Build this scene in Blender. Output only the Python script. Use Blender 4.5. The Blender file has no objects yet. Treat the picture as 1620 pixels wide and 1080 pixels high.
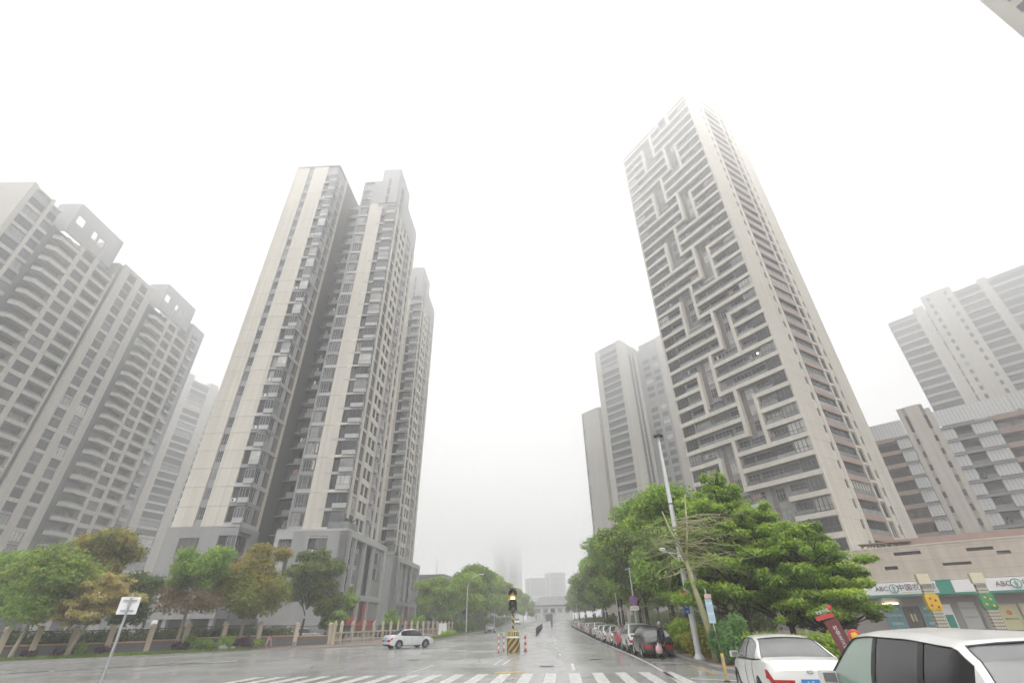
import bpy, bmesh, math, random
import numpy as np
from mathutils import Matrix, Vector
random.seed(7)
S = bpy.context.scene
COL = S.collection
D2R = math.radians

# ------------------------------------------------------------------ camera
cam_d = bpy.data.cameras.new('camera')
cam = bpy.data.objects.new('camera', cam_d); COL.objects.link(cam)
cam_d.sensor_fit = 'HORIZONTAL'; cam_d.sensor_width = 36.0
cam_d.lens = 725.0 / 1620.0 * 36.0
cam_d.clip_start = 0.1; cam_d.clip_end = 4000
EYE = 1.8
def _cam():
    p, r = D2R(31.54), D2R(-0.97)
    f = Vector((0, math.cos(p), math.sin(p))); u0 = Vector((0, -math.sin(p), math.cos(p))); r0 = Vector((1, 0, 0))
    rr = math.cos(r) * r0 + math.sin(r) * u0; uu = -math.sin(r) * r0 + math.cos(r) * u0
    m = Matrix.Identity(4)
    for i in range(3):
        m[i][0] = rr[i]; m[i][1] = uu[i]; m[i][2] = -f[i]
    m[2][3] = EYE
    cam.matrix_world = m
_cam()
S.camera = cam

# ------------------------------------------------------------------ sky, sun, exposure
SUN_EL, SUN_AZ = D2R(56), D2R(172)          # a veiled sun behind the camera, its light spread by the cloud
W = bpy.data.worlds.new('World'); S.world = W; W.use_nodes = True
nt = W.node_tree; nt.nodes.clear()
sky = nt.nodes.new('ShaderNodeTexSky'); sky.sky_type = 'NISHITA'; sky.sun_disc = False
sky.sun_elevation = SUN_EL; sky.sun_rotation = SUN_AZ; sky.air_density = 1.0; sky.dust_density = 4.0; sky.ozone_density = 1.0
hsv = nt.nodes.new('ShaderNodeHueSaturation'); hsv.inputs['Saturation'].default_value = 0.06
mixc = nt.nodes.new('ShaderNodeMix'); mixc.data_type = 'RGBA'; mixc.inputs[0].default_value = 0.62
mixc.inputs[7].default_value = (9.2, 9.2, 9.25, 1)      # closed cloud cover: an even grey-white over the clear sky
bg = nt.nodes.new('ShaderNodeBackground'); bg.inputs['Strength'].default_value = 0.05
wo = nt.nodes.new('ShaderNodeOutputWorld')
nt.links.new(sky.outputs[0], hsv.inputs['Color']); nt.links.new(hsv.outputs[0], mixc.inputs[6])
nt.links.new(mixc.outputs[2], bg.inputs['Color']); nt.links.new(bg.outputs[0], wo.inputs['Surface'])
sl = bpy.data.lights.new('sun', 'SUN'); sl.energy = 1.5; sl.angle = D2R(70); sl.color = (1.0, 0.97, 0.93)
so = bpy.data.objects.new('sun', sl); COL.objects.link(so)
so.rotation_euler = Vector((math.sin(SUN_AZ) * math.cos(SUN_EL), math.cos(SUN_AZ) * math.cos(SUN_EL), math.sin(SUN_EL))).to_track_quat('Z', 'Y').to_euler()
S.view_settings.view_transform = 'Standard'; S.view_settings.look = 'None'
S.view_settings.gamma = 1.0; S.view_settings.use_curve_mapping = False
S.view_settings.exposure = 2.22
cy = S.cycles
cy.max_bounces = 12; cy.diffuse_bounces = 3; cy.glossy_bounces = 3; cy.transmission_bounces = 3
cy.transparent_max_bounces = 24; cy.volume_bounces = 10
cy.use_denoising = True; cy.denoiser = 'OPENIMAGEDENOISE'
cy.use_adaptive_sampling = True; cy.adaptive_threshold = 0.02
cy.sample_clamp_indirect = 4.0
cy.caustics_reflective = False; cy.caustics_refractive = False

# ------------------------------------------------------------------ helpers
def tag(o, label=None, cat=None, group=None, kind=None):
    if label: o['label'] = label
    if cat: o['category'] = cat
    if group: o['group'] = group
    if kind: o['kind'] = kind
    return o
def thing(name, label, cat, loc=(0, 0, 0), rotz=0.0, group=None):
    o = bpy.data.objects.new(name, None); COL.objects.link(o)
    o.location = loc; o.rotation_euler = (0, 0, rotz); o.empty_display_size = 0.3
    return tag(o, label, cat, group)
def link(name, me, parent=None, loc=(0, 0, 0), rot=(0, 0, 0), scale=None):
    o = bpy.data.objects.new(name, me); COL.objects.link(o)
    o.parent = parent; o.location = loc; o.rotation_euler = rot
    if scale is not None: o.scale = scale
    return o
KIDS = {}
def kids(o):
    return [c for c in COL.objects if c.parent is o]
def copy_tree(root, loc, rotz, label, group=None, index=None, scale=None):
    idx = index if index is not None else None
    r = root.copy(); COL.objects.link(r); r.location = loc; r.rotation_euler = (0, 0, rotz)
    r['label'] = label
    if group: r['group'] = group
    if scale: r.scale = (scale, scale, scale)
    for ch in root.children:
        c = ch.copy(); COL.objects.link(c); c.parent = r
        for g in ch.children:
            d = g.copy(); COL.objects.link(d); d.parent = c
    return r

def N(m, t): return m.node_tree.nodes.new(t)
def setin(b, k, v):
    if k in b.inputs: b.inputs[k].default_value = v
def mat(name, col, rough=0.7, var=0.12, scale=3.0, metal=0.0, spec=0.5, bump=0.0, bscale=40.0, obj=0.0, coat=0.0, streak=0.0):
    """Procedural surface: base colour with noise in world space, optional grain relief and vertical weather streaks, optional tint per object."""
    m = bpy.data.materials.new(name); m.use_nodes = True
    b = m.node_tree.nodes['Principled BSDF']; L = m.node_tree.links
    setin(b, 'Roughness', rough); setin(b, 'Metallic', metal); setin(b, 'Specular IOR Level', spec); setin(b, 'Coat Weight', coat); setin(b, 'Coat Roughness', 0.05)
    geo = N(m, 'ShaderNodeNewGeometry')
    no = N(m, 'ShaderNodeTexNoise'); no.inputs['Scale'].default_value = scale; no.inputs['Detail'].default_value = 5
    L.new(geo.outputs['Position'], no.inputs['Vector'])
    mr = N(m, 'ShaderNodeMapRange'); mr.inputs[3].default_value = 1 - var; mr.inputs[4].default_value = 1 + var
    L.new(no.outputs['Fac'], mr.inputs[0])
    fac = mr.outputs[0]
    if streak > 0:
        mp = N(m, 'ShaderNodeMapping'); mp.inputs['Scale'].default_value = (1.6, 1.6, 0.035)
        L.new(geo.outputs['Position'], mp.inputs['Vector'])
        n2 = N(m, 'ShaderNodeTexNoise'); n2.inputs['Scale'].default_value = 1.0; n2.inputs['Detail'].default_value = 4
        L.new(mp.outputs[0], n2.inputs['Vector'])
        m2 = N(m, 'ShaderNodeMapRange'); m2.inputs[1].default_value = 0.35; m2.inputs[2].default_value = 0.75
        m2.inputs[3].default_value = 1.0; m2.inputs[4].default_value = 1.0 - streak
        L.new(n2.outputs['Fac'], m2.inputs[0])
        mu = N(m, 'ShaderNodeMath'); mu.operation = 'MULTIPLY'; L.new(fac, mu.inputs[0]); L.new(m2.outputs[0], mu.inputs[1]); fac = mu.outputs[0]
    if obj > 0:
        oi = N(m, 'ShaderNodeObjectInfo')
        m3 = N(m, 'ShaderNodeMapRange'); m3.inputs[3].default_value = 1 - obj; m3.inputs[4].default_value = 1 + obj
        L.new(oi.outputs['Random'], m3.inputs[0])
        mu = N(m, 'ShaderNodeMath'); mu.operation = 'MULTIPLY'; L.new(fac, mu.inputs[0]); L.new(m3.outputs[0], mu.inputs[1]); fac = mu.outputs[0]
    vm = N(m, 'ShaderNodeVectorMath'); vm.operation = 'SCALE'; vm.inputs[0].default_value = col[:3]
    L.new(fac, vm.inputs['Scale']); L.new(vm.outputs[0], b.inputs['Base Color'])
    if bump > 0:
        n4 = N(m, 'ShaderNodeTexNoise'); n4.inputs['Scale'].default_value = bscale; n4.inputs['Detail'].default_value = 3
        L.new(geo.outputs['Position'], n4.inputs['Vector'])
        bp = N(m, 'ShaderNodeBump'); bp.inputs['Strength'].default_value = bump; bp.inputs['Distance'].default_value = 0.02
        L.new(n4.outputs['Fac'], bp.inputs['Height']); L.new(bp.outputs[0], b.inputs['Normal'])
    return m
def glassmat(name, stops, rough=0.08, spec=0.42):
    """Window panes: what is behind the glass (dark room, grey blind, pale curtain) picked per object, under a glossy surface."""
    m = bpy.data.materials.new(name); m.use_nodes = True
    b = m.node_tree.nodes['Principled BSDF']; L = m.node_tree.links
    setin(b, 'Roughness', rough); setin(b, 'Specular IOR Level', spec)
    oi = N(m, 'ShaderNodeObjectInfo'); cr = N(m, 'ShaderNodeValToRGB'); cr.color_ramp.interpolation = 'CONSTANT'
    e = cr.color_ramp.elements
    while len(e) < len(stops): e.new(0.5)
    for el, (p, c) in zip(e, stops): el.position = p; el.color = (*c, 1)
    geo = N(m, 'ShaderNodeNewGeometry')
    wv = N(m, 'ShaderNodeTexNoise'); wv.inputs['Scale'].default_value = 0.9; wv.inputs['Detail'].default_value = 3
    L.new(geo.outputs['Position'], wv.inputs['Vector'])
    mr = N(m, 'ShaderNodeMapRange'); mr.inputs[3].default_value = 0.45; mr.inputs[4].default_value = 1.5
    L.new(wv.outputs['Fac'], mr.inputs[0])
    vm = N(m, 'ShaderNodeVectorMath'); vm.operation = 'SCALE'
    L.new(oi.outputs['Random'], cr.inputs[0]); L.new(cr.outputs[0], vm.inputs[0]); L.new(mr.outputs[0], vm.inputs['Scale'])
    L.new(vm.outputs[0], b.inputs['Base Color'])
    return m

class MB:
    """Collects quads and polygons into one mesh with material slots."""
    def __init__(s): s.v = []; s.f = []; s.m = []; s.mats = []
    def mi(s, m):
        if m not in s.mats: s.mats.append(m)
        return s.mats.index(m)
    def poly(s, pts, m):
        n = len(s.v); s.v += [tuple(p) for p in pts]; s.f.append(tuple(range(n, n + len(pts)))); s.m.append(s.mi(m))
    def box(s, x0, x1, y0, y1, z0, z1, m, M=None):
        n = len(s.v)
        P = [(x0, y0, z0), (x1, y0, z0), (x1, y1, z0), (x0, y1, z0), (x0, y0, z1), (x1, y0, z1), (x1, y1, z1), (x0, y1, z1)]
        if M is not None: P = [tuple(M @ Vector(p)) for p in P]
        s.v += P
        for q in ((0, 3, 2, 1), (4, 5, 6, 7), (0, 1, 5, 4), (1, 2, 6, 5), (2, 3, 7, 6), (3, 0, 4, 7)):
            s.f.append(tuple(n + i for i in q)); s.m.append(s.mi(m))
        return s
    def tube(s, pts, rad, m, k=6, cap=True):
        pts = [Vector(p) for p in pts]; n0 = len(s.v)
        if not hasattr(rad, '__len__'): rad = [rad] * len(pts)
        for i, p in enumerate(pts):
            t = (pts[min(i + 1, len(pts) - 1)] - pts[max(i - 1, 0)]).normalized()
            a = Vector((0, 0, 1)) if abs(t.z) < 0.9 else Vector((1, 0, 0))
            u = t.cross(a).normalized(); w = t.cross(u)
            for j in range(k):
                an = 2 * math.pi * j / k
                s.v.append(tuple(p + (u * math.cos(an) + w * math.sin(an)) * rad[i]))
        mm = s.mi(m)
        for i in range(len(pts) - 1):
            for j in range(k):
                a = n0 + i * k + j; b = n0 + i * k + (j + 1) % k
                s.f.append((a, a + k, b + k, b)); s.m.append(mm)
        if cap:
            s.f.append(tuple(n0 + j for j in range(k))); s.m.append(mm)
            e = n0 + (len(pts) - 1) * k
            s.f.append(tuple(e + j for j in reversed(range(k)))); s.m.append(mm)
        return s
    def lathe(s, prof, m, k=16, c=(0, 0, 0), M=None, cap=True):
        n0 = len(s.v); mm = s.mi(m)
        for r, z in prof:
            for j in range(k):
                a = 2 * math.pi * j / k
                p = Vector((c[0] + r * math.cos(a), c[1] + r * math.sin(a), c[2] + z))
                s.v.append(tuple(M @ p if M is not None else p))
        for i in range(len(prof) - 1):
            for j in range(k):
                a = n0 + i * k + j; b = n0 + i * k + (j + 1) % k
                s.f.append((a, b, b + k, a + k)); s.m.append(mm)
        if cap:
            s.f.append(tuple(n0 + j for j in reversed(range(k)))); s.m.append(mm)
            e = n0 + (len(prof) - 1) * k
            s.f.append(tuple(e + j for j in range(k))); s.m.append(mm)
        return s
    def prism(s, pts2, z0, z1, m, M=None):
        """Extrude a counter-clockwise xy outline."""
        n = len(s.v); k = len(pts2); mm = s.mi(m)
        P = [Vector((x, y, z0)) for x, y in pts2] + [Vector((x, y, z1)) for x, y in pts2]
        s.v += [tuple(M @ p if M is not None else p) for p in P]
        s.f.append(tuple(n + i for i in reversed(range(k)))); s.m.append(mm)
        s.f.append(tuple(n + k + i for i in range(k))); s.m.append(mm)
        for i in range(k):
            j = (i + 1) % k
            s.f.append((n + i, n + j, n + k + j, n + k + i)); s.m.append(mm)
        return s
    def mesh(s, name, smooth=False, bevel=0.0):
        me = bpy.data.meshes.new(name); me.from_pydata(s.v, [], s.f)
        for m in s.mats: me.materials.append(m)
        me.polygons.foreach_set('material_index', s.m)
        if smooth: me.polygons.foreach_set('use_smooth', [True] * len(s.f))
        me.update()
        return me
    def build(s, name, parent=None, loc=(0, 0, 0), rot=(0, 0, 0), smooth=False):
        return link(name, s.mesh(name, smooth), parent, loc, rot)

_cache = {}
def cached(key, fn):
    if key not in _cache: _cache[key] = fn()
    return _cache[key]
def boxmesh(w, d, h, m):
    return cached(('box', round(w, 3), round(d, 3), round(h, 3), m.name), lambda: MB().box(0, w, 0, d, 0, h, m).mesh('box'))
class Face:
    """A facade plane in a building's own frame: s runs left to right as seen from outside, y points inwards, z up."""
    def __init__(f, root, ox, oy, ang): f.r = root; f.o = (ox, oy); f.a = D2R(ang); f.c = math.cos(f.a); f.s_ = math.sin(f.a)
    def at(f, s, y, z): return (f.o[0] + s * f.c - y * f.s_, f.o[1] + s * f.s_ + y * f.c, z)
    def M(f): return Matrix.Translation((f.o[0], f.o[1], 0)) @ Matrix.Rotation(f.a, 4, 'Z')
    def put(f, name, me, s, z, y=0.0): return link(name, me, f.r, f.at(s, y, z), (0, 0, f.a))
    def box(f, name, s0, s1, z0, z1, y0, y1, m): return f.put(name, boxmesh(s1 - s0, y1 - y0, z1 - z0, m), s0, z0, y0)
    def solid(f, mb, s0, s1, z0, z1, y0, y1, m): mb.box(s0, s1, y0, y1, z0, z1, m, f.M())
# ------------------------------------------------------------------ materials
BEIGE = mat('beige_render', (0.53, 0.50, 0.445), 0.75, 0.08, 0.25, streak=0.20)
BEIGE2 = mat('beige_band', (0.56, 0.535, 0.485), 0.75, 0.05, 0.6, streak=0.12, obj=0.04)
BEIGE3 = mat('weathered_beige', (0.42, 0.40, 0.365), 0.8, 0.08, 0.25, streak=0.18)
GREYW = mat('grey_tile', (0.26, 0.26, 0.26), 0.6, 0.08, 0.4, streak=0.12)
MIDG = mat('mid_grey_panel', (0.24, 0.248, 0.258), 0.6, 0.06, 0.5, obj=0.06, streak=0.1)
PALEG = mat('pale_grey_panel', (0.37, 0.375, 0.378), 0.6, 0.06, 0.5, obj=0.05, streak=0.1)
DARKW = mat('recess_shade_dark', (0.065, 0.065, 0.07), 0.7, 0.1, 0.5)  # recess shade put into a near-black wall colour; a far door shares it
BROWN = mat('brown_panel', (0.15, 0.125, 0.115), 0.6, 0.08, 0.8, obj=0.1)
TERRA = mat('terracotta_band', (0.31, 0.22, 0.19), 0.7, 0.08, 0.8, obj=0.06, streak=0.12)
REDP = mat('red_panel', (0.42, 0.06, 0.055), 0.55, 0.1, 1.0)
WHITEP = mat('white_paint', (0.72, 0.73, 0.73), 0.5, 0.05, 1.0, streak=0.08)
ROOFM = mat('roof_slab', (0.25, 0.25, 0.25), 0.85, 0.15, 0.4)
FRAME = mat('window_frame_dark', (0.07, 0.07, 0.075), 0.4, 0.05, 2.0)
FRAMEW = mat('window_frame_pale', (0.30, 0.31, 0.32), 0.4, 0.05, 2.0)
SCREEN = mat('pale_screen', (0.55, 0.56, 0.57), 0.45, 0.05, 2.0, obj=0.06, metal=0.2)
PANE = glassmat('pane', [(0, (0.02, 0.023, 0.026)), (0.4, (0.045, 0.048, 0.052)), (0.68, (0.09, 0.094, 0.098)), (0.84, (0.24, 0.24, 0.235)), (0.93, (0.5, 0.49, 0.46))])
PANED = glassmat('pane_dark', [(0, (0.02, 0.022, 0.025)), (0.5, (0.045, 0.048, 0.05)), (0.85, (0.10, 0.10, 0.10)), (0.95, (0.28, 0.28, 0.27))])
PANEB = glassmat('pane_bright', [(0, (0.045, 0.05, 0.055)), (0.35, (0.10, 0.105, 0.11)), (0.62, (0.24, 0.245, 0.245)), (0.82, (0.46, 0.46, 0.44))])
RAILG = glassmat('railing_glass', [(0, (0.15, 0.165, 0.165)), (0.5, (0.20, 0.215, 0.215)), (0.8, (0.26, 0.275, 0.275))], 0.12)
PLASTW = mat('white_plastic', (0.66, 0.66, 0.64), 0.4, 0.04, 3.0)
BLACK = mat('black_plastic', (0.02, 0.02, 0.02), 0.5, 0.1, 3.0)
GALV = mat('galvanised_steel', (0.42, 0.43, 0.44), 0.4, 0.1, 3.0, metal=0.6)
def emit(name, col, s):
    m = bpy.data.materials.new(name); m.use_nodes = True
    b = m.node_tree.nodes['Principled BSDF']; setin(b, 'Base Color', (*col, 1)); setin(b, 'Emission Color', (*col, 1)); setin(b, 'Emission Strength', s)
    return m
LIT = emit('lit_room', (1.0, 0.88, 0.66), 2.2)

# ------------------------------------------------------------------ terrain
def gz(y):
    if y < 60: return 0.0
    if y < 140: return 0.008 * (y - 60)
    return 0.64 + 0.02 * (min(y, 260) - 140)
def grid(name, x0, x1, y0, y1, nx, ny, dz, m, kind='structure'):
    mb = MB(); mm = mb.mi(m)
    for j in range(ny + 1):
        y = y0 + (y1 - y0) * j / ny
        for i in range(nx + 1): mb.v.append((x0 + (x1 - x0) * i / nx, y, gz(y) + dz))
    for j in range(ny):
        for i in range(nx):
            a = j * (nx + 1) + i; mb.f.append((a, a + 1, a + nx + 2, a + nx + 1)); mb.m.append(mm)
    return tag(mb.build(name, smooth=True), kind=kind)
def catmull(P, n=8):
    P = [Vector((*p, 0)) for p in P]; out = []
    for i in range(len(P) - 1):
        a, b, c, d = P[max(i - 1, 0)], P[i], P[i + 1], P[min(i + 2, len(P) - 1)]
        for k in range(n):
            t = k / n
            out.append(0.5 * ((2 * b) + (c - a) * t + (2 * a - 5 * b + 4 * c - d) * t * t + (3 * b - a - 3 * c + d) * t ** 3))
    out.append(P[-1]); return [(p.x, p.y) for p in out]
KL = catmull([(-95, -14), (-70, 6), (-50, 22), (-34, 36.3), (-25.5, 44.5), (-18.5, 52.5), (-13.5, 59.5), (-10.8, 66), (-9.4, 74), (-8.2, 92), (-4.6, 148), (-1.0, 205), (1.2, 240)])
KR = catmull([(60, 10), (40, 12), (22, 15.5), (13, 18.2), (9.6, 20.2), (8.4, 22.5), (8.5, 26), (8.9, 31), (9.7, 42), (11.4, 70), (15, 125), (18.5, 180), (22, 240)])
def offs(C, d):
    out = []
    for i, (x, y) in enumerate(C):
        x0, y0 = C[max(i - 1, 0)]; x1, y1 = C[min(i + 1, len(C) - 1)]
        l = math.hypot(x1 - x0, y1 - y0); out.append((x - (y1 - y0) / l * d, y + (x1 - x0) / l * d))
    return out
def strip(name, C, d0, d1, z0, z1, m, kind='structure', face=True, i0=0, i1=None, h=0.14):
    """A raised strip along curve C between two offsets (positive is to the left of travel), with a vertical face on its road side."""
    A, B = offs(C, d0)[i0:i1], offs(C, d1)[i0:i1]; mb = MB()
    for k in range(len(A) - 1):
        q = [(A[k], z0), (A[k + 1], z0), (B[k + 1], z1), (B[k], z1)]
        P = [(p[0], p[1], gz(p[1]) + z) for p, z in q]
        if d1 < d0: P.reverse(); 
        mb.poly(P if d1 > d0 else P, m)
        if face:
            (x0, y0), (x1, y1) = A[k], A[k + 1]
            mb.poly([(x0, y0, gz(y0) + z0 - h), (x1, y1, gz(y1) + z0 - h), (x1, y1, gz(y1) + z0), (x0, y0, gz(y0) + z0)], m)
    return tag(mb.build(name), kind=kind)

# wet asphalt
def asphalt():
    m = bpy.data.materials.new('wet_asphalt'); m.use_nodes = True
    b = m.node_tree.nodes['Principled BSDF']; L = m.node_tree.links
    geo = N(m, 'ShaderNodeNewGeometry')
    def noise(sc, det=5, mp=None):
        n = N(m, 'ShaderNodeTexNoise'); n.inputs['Scale'].default_value = sc; n.inputs['Detail'].default_value = det
        src = geo.outputs['Position']
        if mp:
            q = N(m, 'ShaderNodeMapping'); q.inputs['Scale'].default_value = mp; q.inputs['Rotation'].default_value = (0, 0, D2R(3.6)); L.new(src, q.inputs['Vector']); src = q.outputs[0]
        L.new(src, n.inputs['Vector']); return n.outputs['Fac']
    def mrange(v, a, b_, c, d):
        r = N(m, 'ShaderNodeMapRange'); r.inputs[1].default_value = a; r.inputs[2].default_value = b_; r.inputs[3].default_value = c; r.inputs[4].default_value = d
        L.new(v, r.inputs[0]); return r.outputs[0]
    def mul(a, b_):
        q = N(m, 'ShaderNodeMath'); q.operation = 'MULTIPLY'; L.new(a, q.inputs[0]); L.new(b_, q.inputs[1]); return q.outputs[0]
    big = noise(0.12, 4); grain = noise(60, 2); lanes = noise(1.0, 3, (0.55, 0.02, 1))
    f = mul(mul(mrange(big, 0.3, 0.7, 0.85, 1.15), mrange(grain, 0.3, 0.7, 0.8, 1.25)), mrange(lanes, 0.3, 0.7, 0.88, 1.12))
    # tar-sealed cracks
    vo = N(m, 'ShaderNodeTexVoronoi'); vo.feature = 'DISTANCE_TO_EDGE'; vo.inputs['Scale'].default_value = 0.075
    wn = N(m, 'ShaderNodeTexNoise'); wn.inputs['Scale'].default_value = 0.5; wn.inputs['Detail'].default_value = 4
    L.new(geo.outputs['Position'], wn.inputs['Vector'])
    va = N(m, 'ShaderNodeVectorMath'); va.operation = 'MULTIPLY_ADD'; L.new(wn.outputs['Color'], va.inputs[0]); va.inputs[1].default_value = (3, 3, 0); L.new(geo.outputs['Position'], va.inputs[2])
    L.new(va.outputs[0], vo.inputs['Vector'])
    f = mul(f, mrange(vo.outputs['Distance'], 0.0012, 0.003, 0.45, 1.0))
    vm = N(m, 'ShaderNodeVectorMath'); vm.operation = 'SCALE'; vm.inputs[0].default_value = (0.30, 0.299, 0.296); L.new(f, vm.inputs['Scale'])
    L.new(vm.outputs[0], b.inputs['Base Color'])
    wet = mrange(noise(0.22, 6), 0.36, 0.64, 0.15, 0.27)
    L.new(wet, b.inputs['Roughness']); setin(b, 'Specular IOR Level', 0.5)
    bp = N(m, 'ShaderNodeBump'); bp.inputs['Strength'].default_value = 0.10; bp.inputs['Distance'].default_value = 0.006; L.new(grain, bp.inputs['Height']); L.new(bp.outputs[0], b.inputs['Normal'])
    return m
ASPH = asphalt()
EARTH = mat('yard_paving', (0.16, 0.155, 0.145), 0.8, 0.2, 0.3, bump=0.2)
PAVE = mat('brick_paving', (0.22, 0.165, 0.14), 0.55, 0.2, 1.2, bump=0.3)
KERB = mat('kerb_concrete', (0.26, 0.255, 0.245), 0.6, 0.2, 1.5, streak=0.1)
PAINT = mat('road_paint', (0.62, 0.62, 0.60), 0.45, 0.25, 2.5)
PAINTY = mat('road_paint_yellow', (0.55, 0.38, 0.06), 0.45, 0.25, 2.5)
def worn(name, col):
    """Thermoplastic paint worn through in flecks."""
    m = mat(name, col, 0.4, 0.2, 2.0); L = m.node_tree.links; b = m.node_tree.nodes['Principled BSDF']
    geo = N(m, 'ShaderNodeNewGeometry'); n = N(m, 'ShaderNodeTexNoise'); n.inputs['Scale'].default_value = 5.0; n.inputs['Detail'].default_value = 8; n.inputs['Roughness'].default_value = 0.7
    L.new(geo.outputs['Position'], n.inputs['Vector'])
    r = N(m, 'ShaderNodeMapRange'); r.inputs[1].default_value = 0.38; r.inputs[2].default_value = 0.52; L.new(n.outputs['Fac'], r.inputs[0])
    mx = N(m, 'ShaderNodeMix'); mx.data_type = 'RGBA'; mx.inputs[6].default_value = (0.26, 0.259, 0.256, 1)
    src = b.inputs['Base Color'].links[0].from_socket; L.new(src, mx.inputs[7]); L.new(r.outputs[0], mx.inputs[0]); L.new(mx.outputs[2], b.inputs['Base Color'])
    return m
PAINT = worn('road_paint', (0.54, 0.54, 0.525)); PAINTY = worn('road_paint_yellow', (0.50, 0.34, 0.05))

grid('ground', -760, 760, -500, 760, 8, 64, -0.08, EARTH)
grid('road', -120, 75, -70, 262, 6, 84, 0.0, ASPH)
strip('kerb', KL, 0.0, 0.28, 0.14, 0.14, KERB)
strip('pavement', KL, 0.28, 7.0, 0.135, 0.20, PAVE, face=False)
strip('yard', KL, 7.0, 90.0, 0.20, 0.20, EARTH, face=False, i0=16)
strip('kerb', KR, 0.0, -0.28, 0.14, 0.14, KERB)
KRi = offs(KR, -0.28)
_near = [p for p in KRi if p[1] < 60]; _far = [_near[-1]] + [p for p in KRi if p[1] >= 60]
mb = MB(); mb.poly([(x, y, 0.135) for x, y in reversed(_near)] + [(70, 10, 0.135), (70, _near[-1][1], 0.135)][:2], PAVE)
for p, q in zip(_far[:-1], _far[1:]):
    mb.poly([(p[0], p[1], gz(p[1]) + 0.135), (p[0] + 55, p[1], gz(p[1]) + 0.135), (q[0] + 55, q[1], gz(q[1]) + 0.135), (q[0], q[1], gz(q[1]) + 0.135)], PAVE)
tag(mb.build('pavement'), kind='structure')
def decal(name, pts, m, dz=0.006):
    mb = MB(); mb.poly([(x, y, gz(y) + dz) for x, y in pts], m)
    return tag(mb.build(name), kind='structure')
# ------------------------------------------------------------------ building kit
def win_mesh(w, h, nx=2, tr=0.0, fm=None, ft=0.06, dep=0.10, sill=None):
    """Frame of a window: border, nx-1 mullions, optional transom at height fraction tr. Origin bottom left, y=0 the wall plane, outwards -y."""
    fm = fm or FRAME
    def mk():
        mb = MB(); y0, y1 = -0.05, dep
        mb.box(0, w, y0, y1, 0, ft, fm); mb.box(0, w, y0, y1, h - ft, h, fm)
        mb.box(0, ft, y0, y1, ft, h - ft, fm); mb.box(w - ft, w, y0, y1, ft, h - ft, fm)
        for i in range(1, nx):
            x = w * i / nx; mb.box(x - ft * .4, x + ft * .4, y0 + 0.01, y1, ft, h - ft, fm)
        if tr: mb.box(ft, w - ft, y0 + 0.016, y1, h * tr - ft * .4, h * tr + ft * .4, fm)
        if sill: mb.box(-0.06, w + 0.06, -0.14, y1, -0.09, -0.002, sill)
        return mb.mesh('window')
    return cached(('win', round(w, 3), round(h, 3), nx, tr, fm.name, ft, dep, sill.name if sill else ''), mk)
def pane_mesh(w, h, m): return cached(('pane', round(w, 3), round(h, 3), m.name), lambda: MB().box(0.05, w - 0.05, 0.03, 0.055, 0.05, h - 0.05, m).mesh('pane'))
RW = random.Random(11)
def pick(ms): return RW.choice(ms)
def window(F, s, z, w, h, nx=2, tr=0.0, y=0.0, fm=None, panes=None, pane=True, name='window', sill=None, ft=0.06):
    o = F.put(name, win_mesh(w, h, nx, tr, fm, ft, sill=sill), s, z, y)
    if pane: link('pane', pane_mesh(w, h, pick(panes or [PANE])), o)
    return o
def onewin(F, s, z, w, h, nx=2, y=0.0, fm=None, panes=None, name='window', ft=0.06):
    """A far window as one object: frame and pane in one mesh."""
    pm = pick(panes or [PANE]); fm = fm or FRAME
    def mk():
        mb = MB(); mb.box(0.04, w - 0.04, 0.02, 0.05, 0.04, h - 0.04, pm)
        mb.box(0, w, -0.04, 0.08, 0, ft, fm); mb.box(0, w, -0.04, 0.08, h - ft, h, fm)
        for i in range(nx + 1):
            x = min(max(w * i / nx, ft / 2), w - ft / 2); mb.box(x - ft / 2, x + ft / 2, -0.03, 0.08, ft, h - ft, fm)
        return mb.mesh('window')
    return F.put(name, cached(('ow', round(w, 3), round(h, 3), nx, pm.name, fm.name, ft), mk), s, z, y)
def bay_mesh(w, h, d, side, gm, panel, fm):
    """Corner bay: glass box projecting d, turning the corner at its right (side>0) end over that length."""
    def mk():
        mb = MB(); p = h * 0.32; t = 0.06
        mb.box(0, w + side, -d, 0.05, 0, p, panel)
        mb.box(-0.04, w + side + 0.04, -d - 0.05, 0.05, h - 0.07, h, fm)
        mb.box(-0.02, w + side + 0.02, -d - 0.03, 0.05, p, p + t, fm)
        for x in (0, w * .34, w * .67, w + side - t): mb.box(x, x + t, -d - 0.012, -d + t, p + t, h - 0.07, fm)
        mb.box(0, t, -d + t, 0.05, p + t, h - 0.07, fm)
        return mb.mesh('bay_window')
    return cached(('bay', round(w, 3), round(h, 3), d, side, gm.name, panel.name, fm.name), mk)
def baypane_mesh(w, h, d, side, gm):
    return cached(('bayp', round(w, 3), round(h, 3), d, side, gm.name), lambda: MB().box(0.05, w + side - 0.05, -d + 0.03, 0.02, h * .32 + .03, h - 0.06, gm).mesh('pane'))
def rail_mesh(w, h, m, bar=None):
    def mk():
        mb = MB(); mb.box(0, w, -0.02, 0.0, 0.04, h - 0.05, m); mb.box(0, w, -0.04, 0.02, h - 0.05, h, bar or FRAME)
        n = max(1, int(w / 1.3))
        for i in range(n + 1):
            x = min(max(w * i / n, .02), w - .02); mb.box(x - .02, x + .02, -0.035, 0.015, 0, h - 0.05, bar or FRAME)
        return mb.mesh('railing')
    return cached(('rail', round(w, 3), h, m.name), mk)
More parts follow.
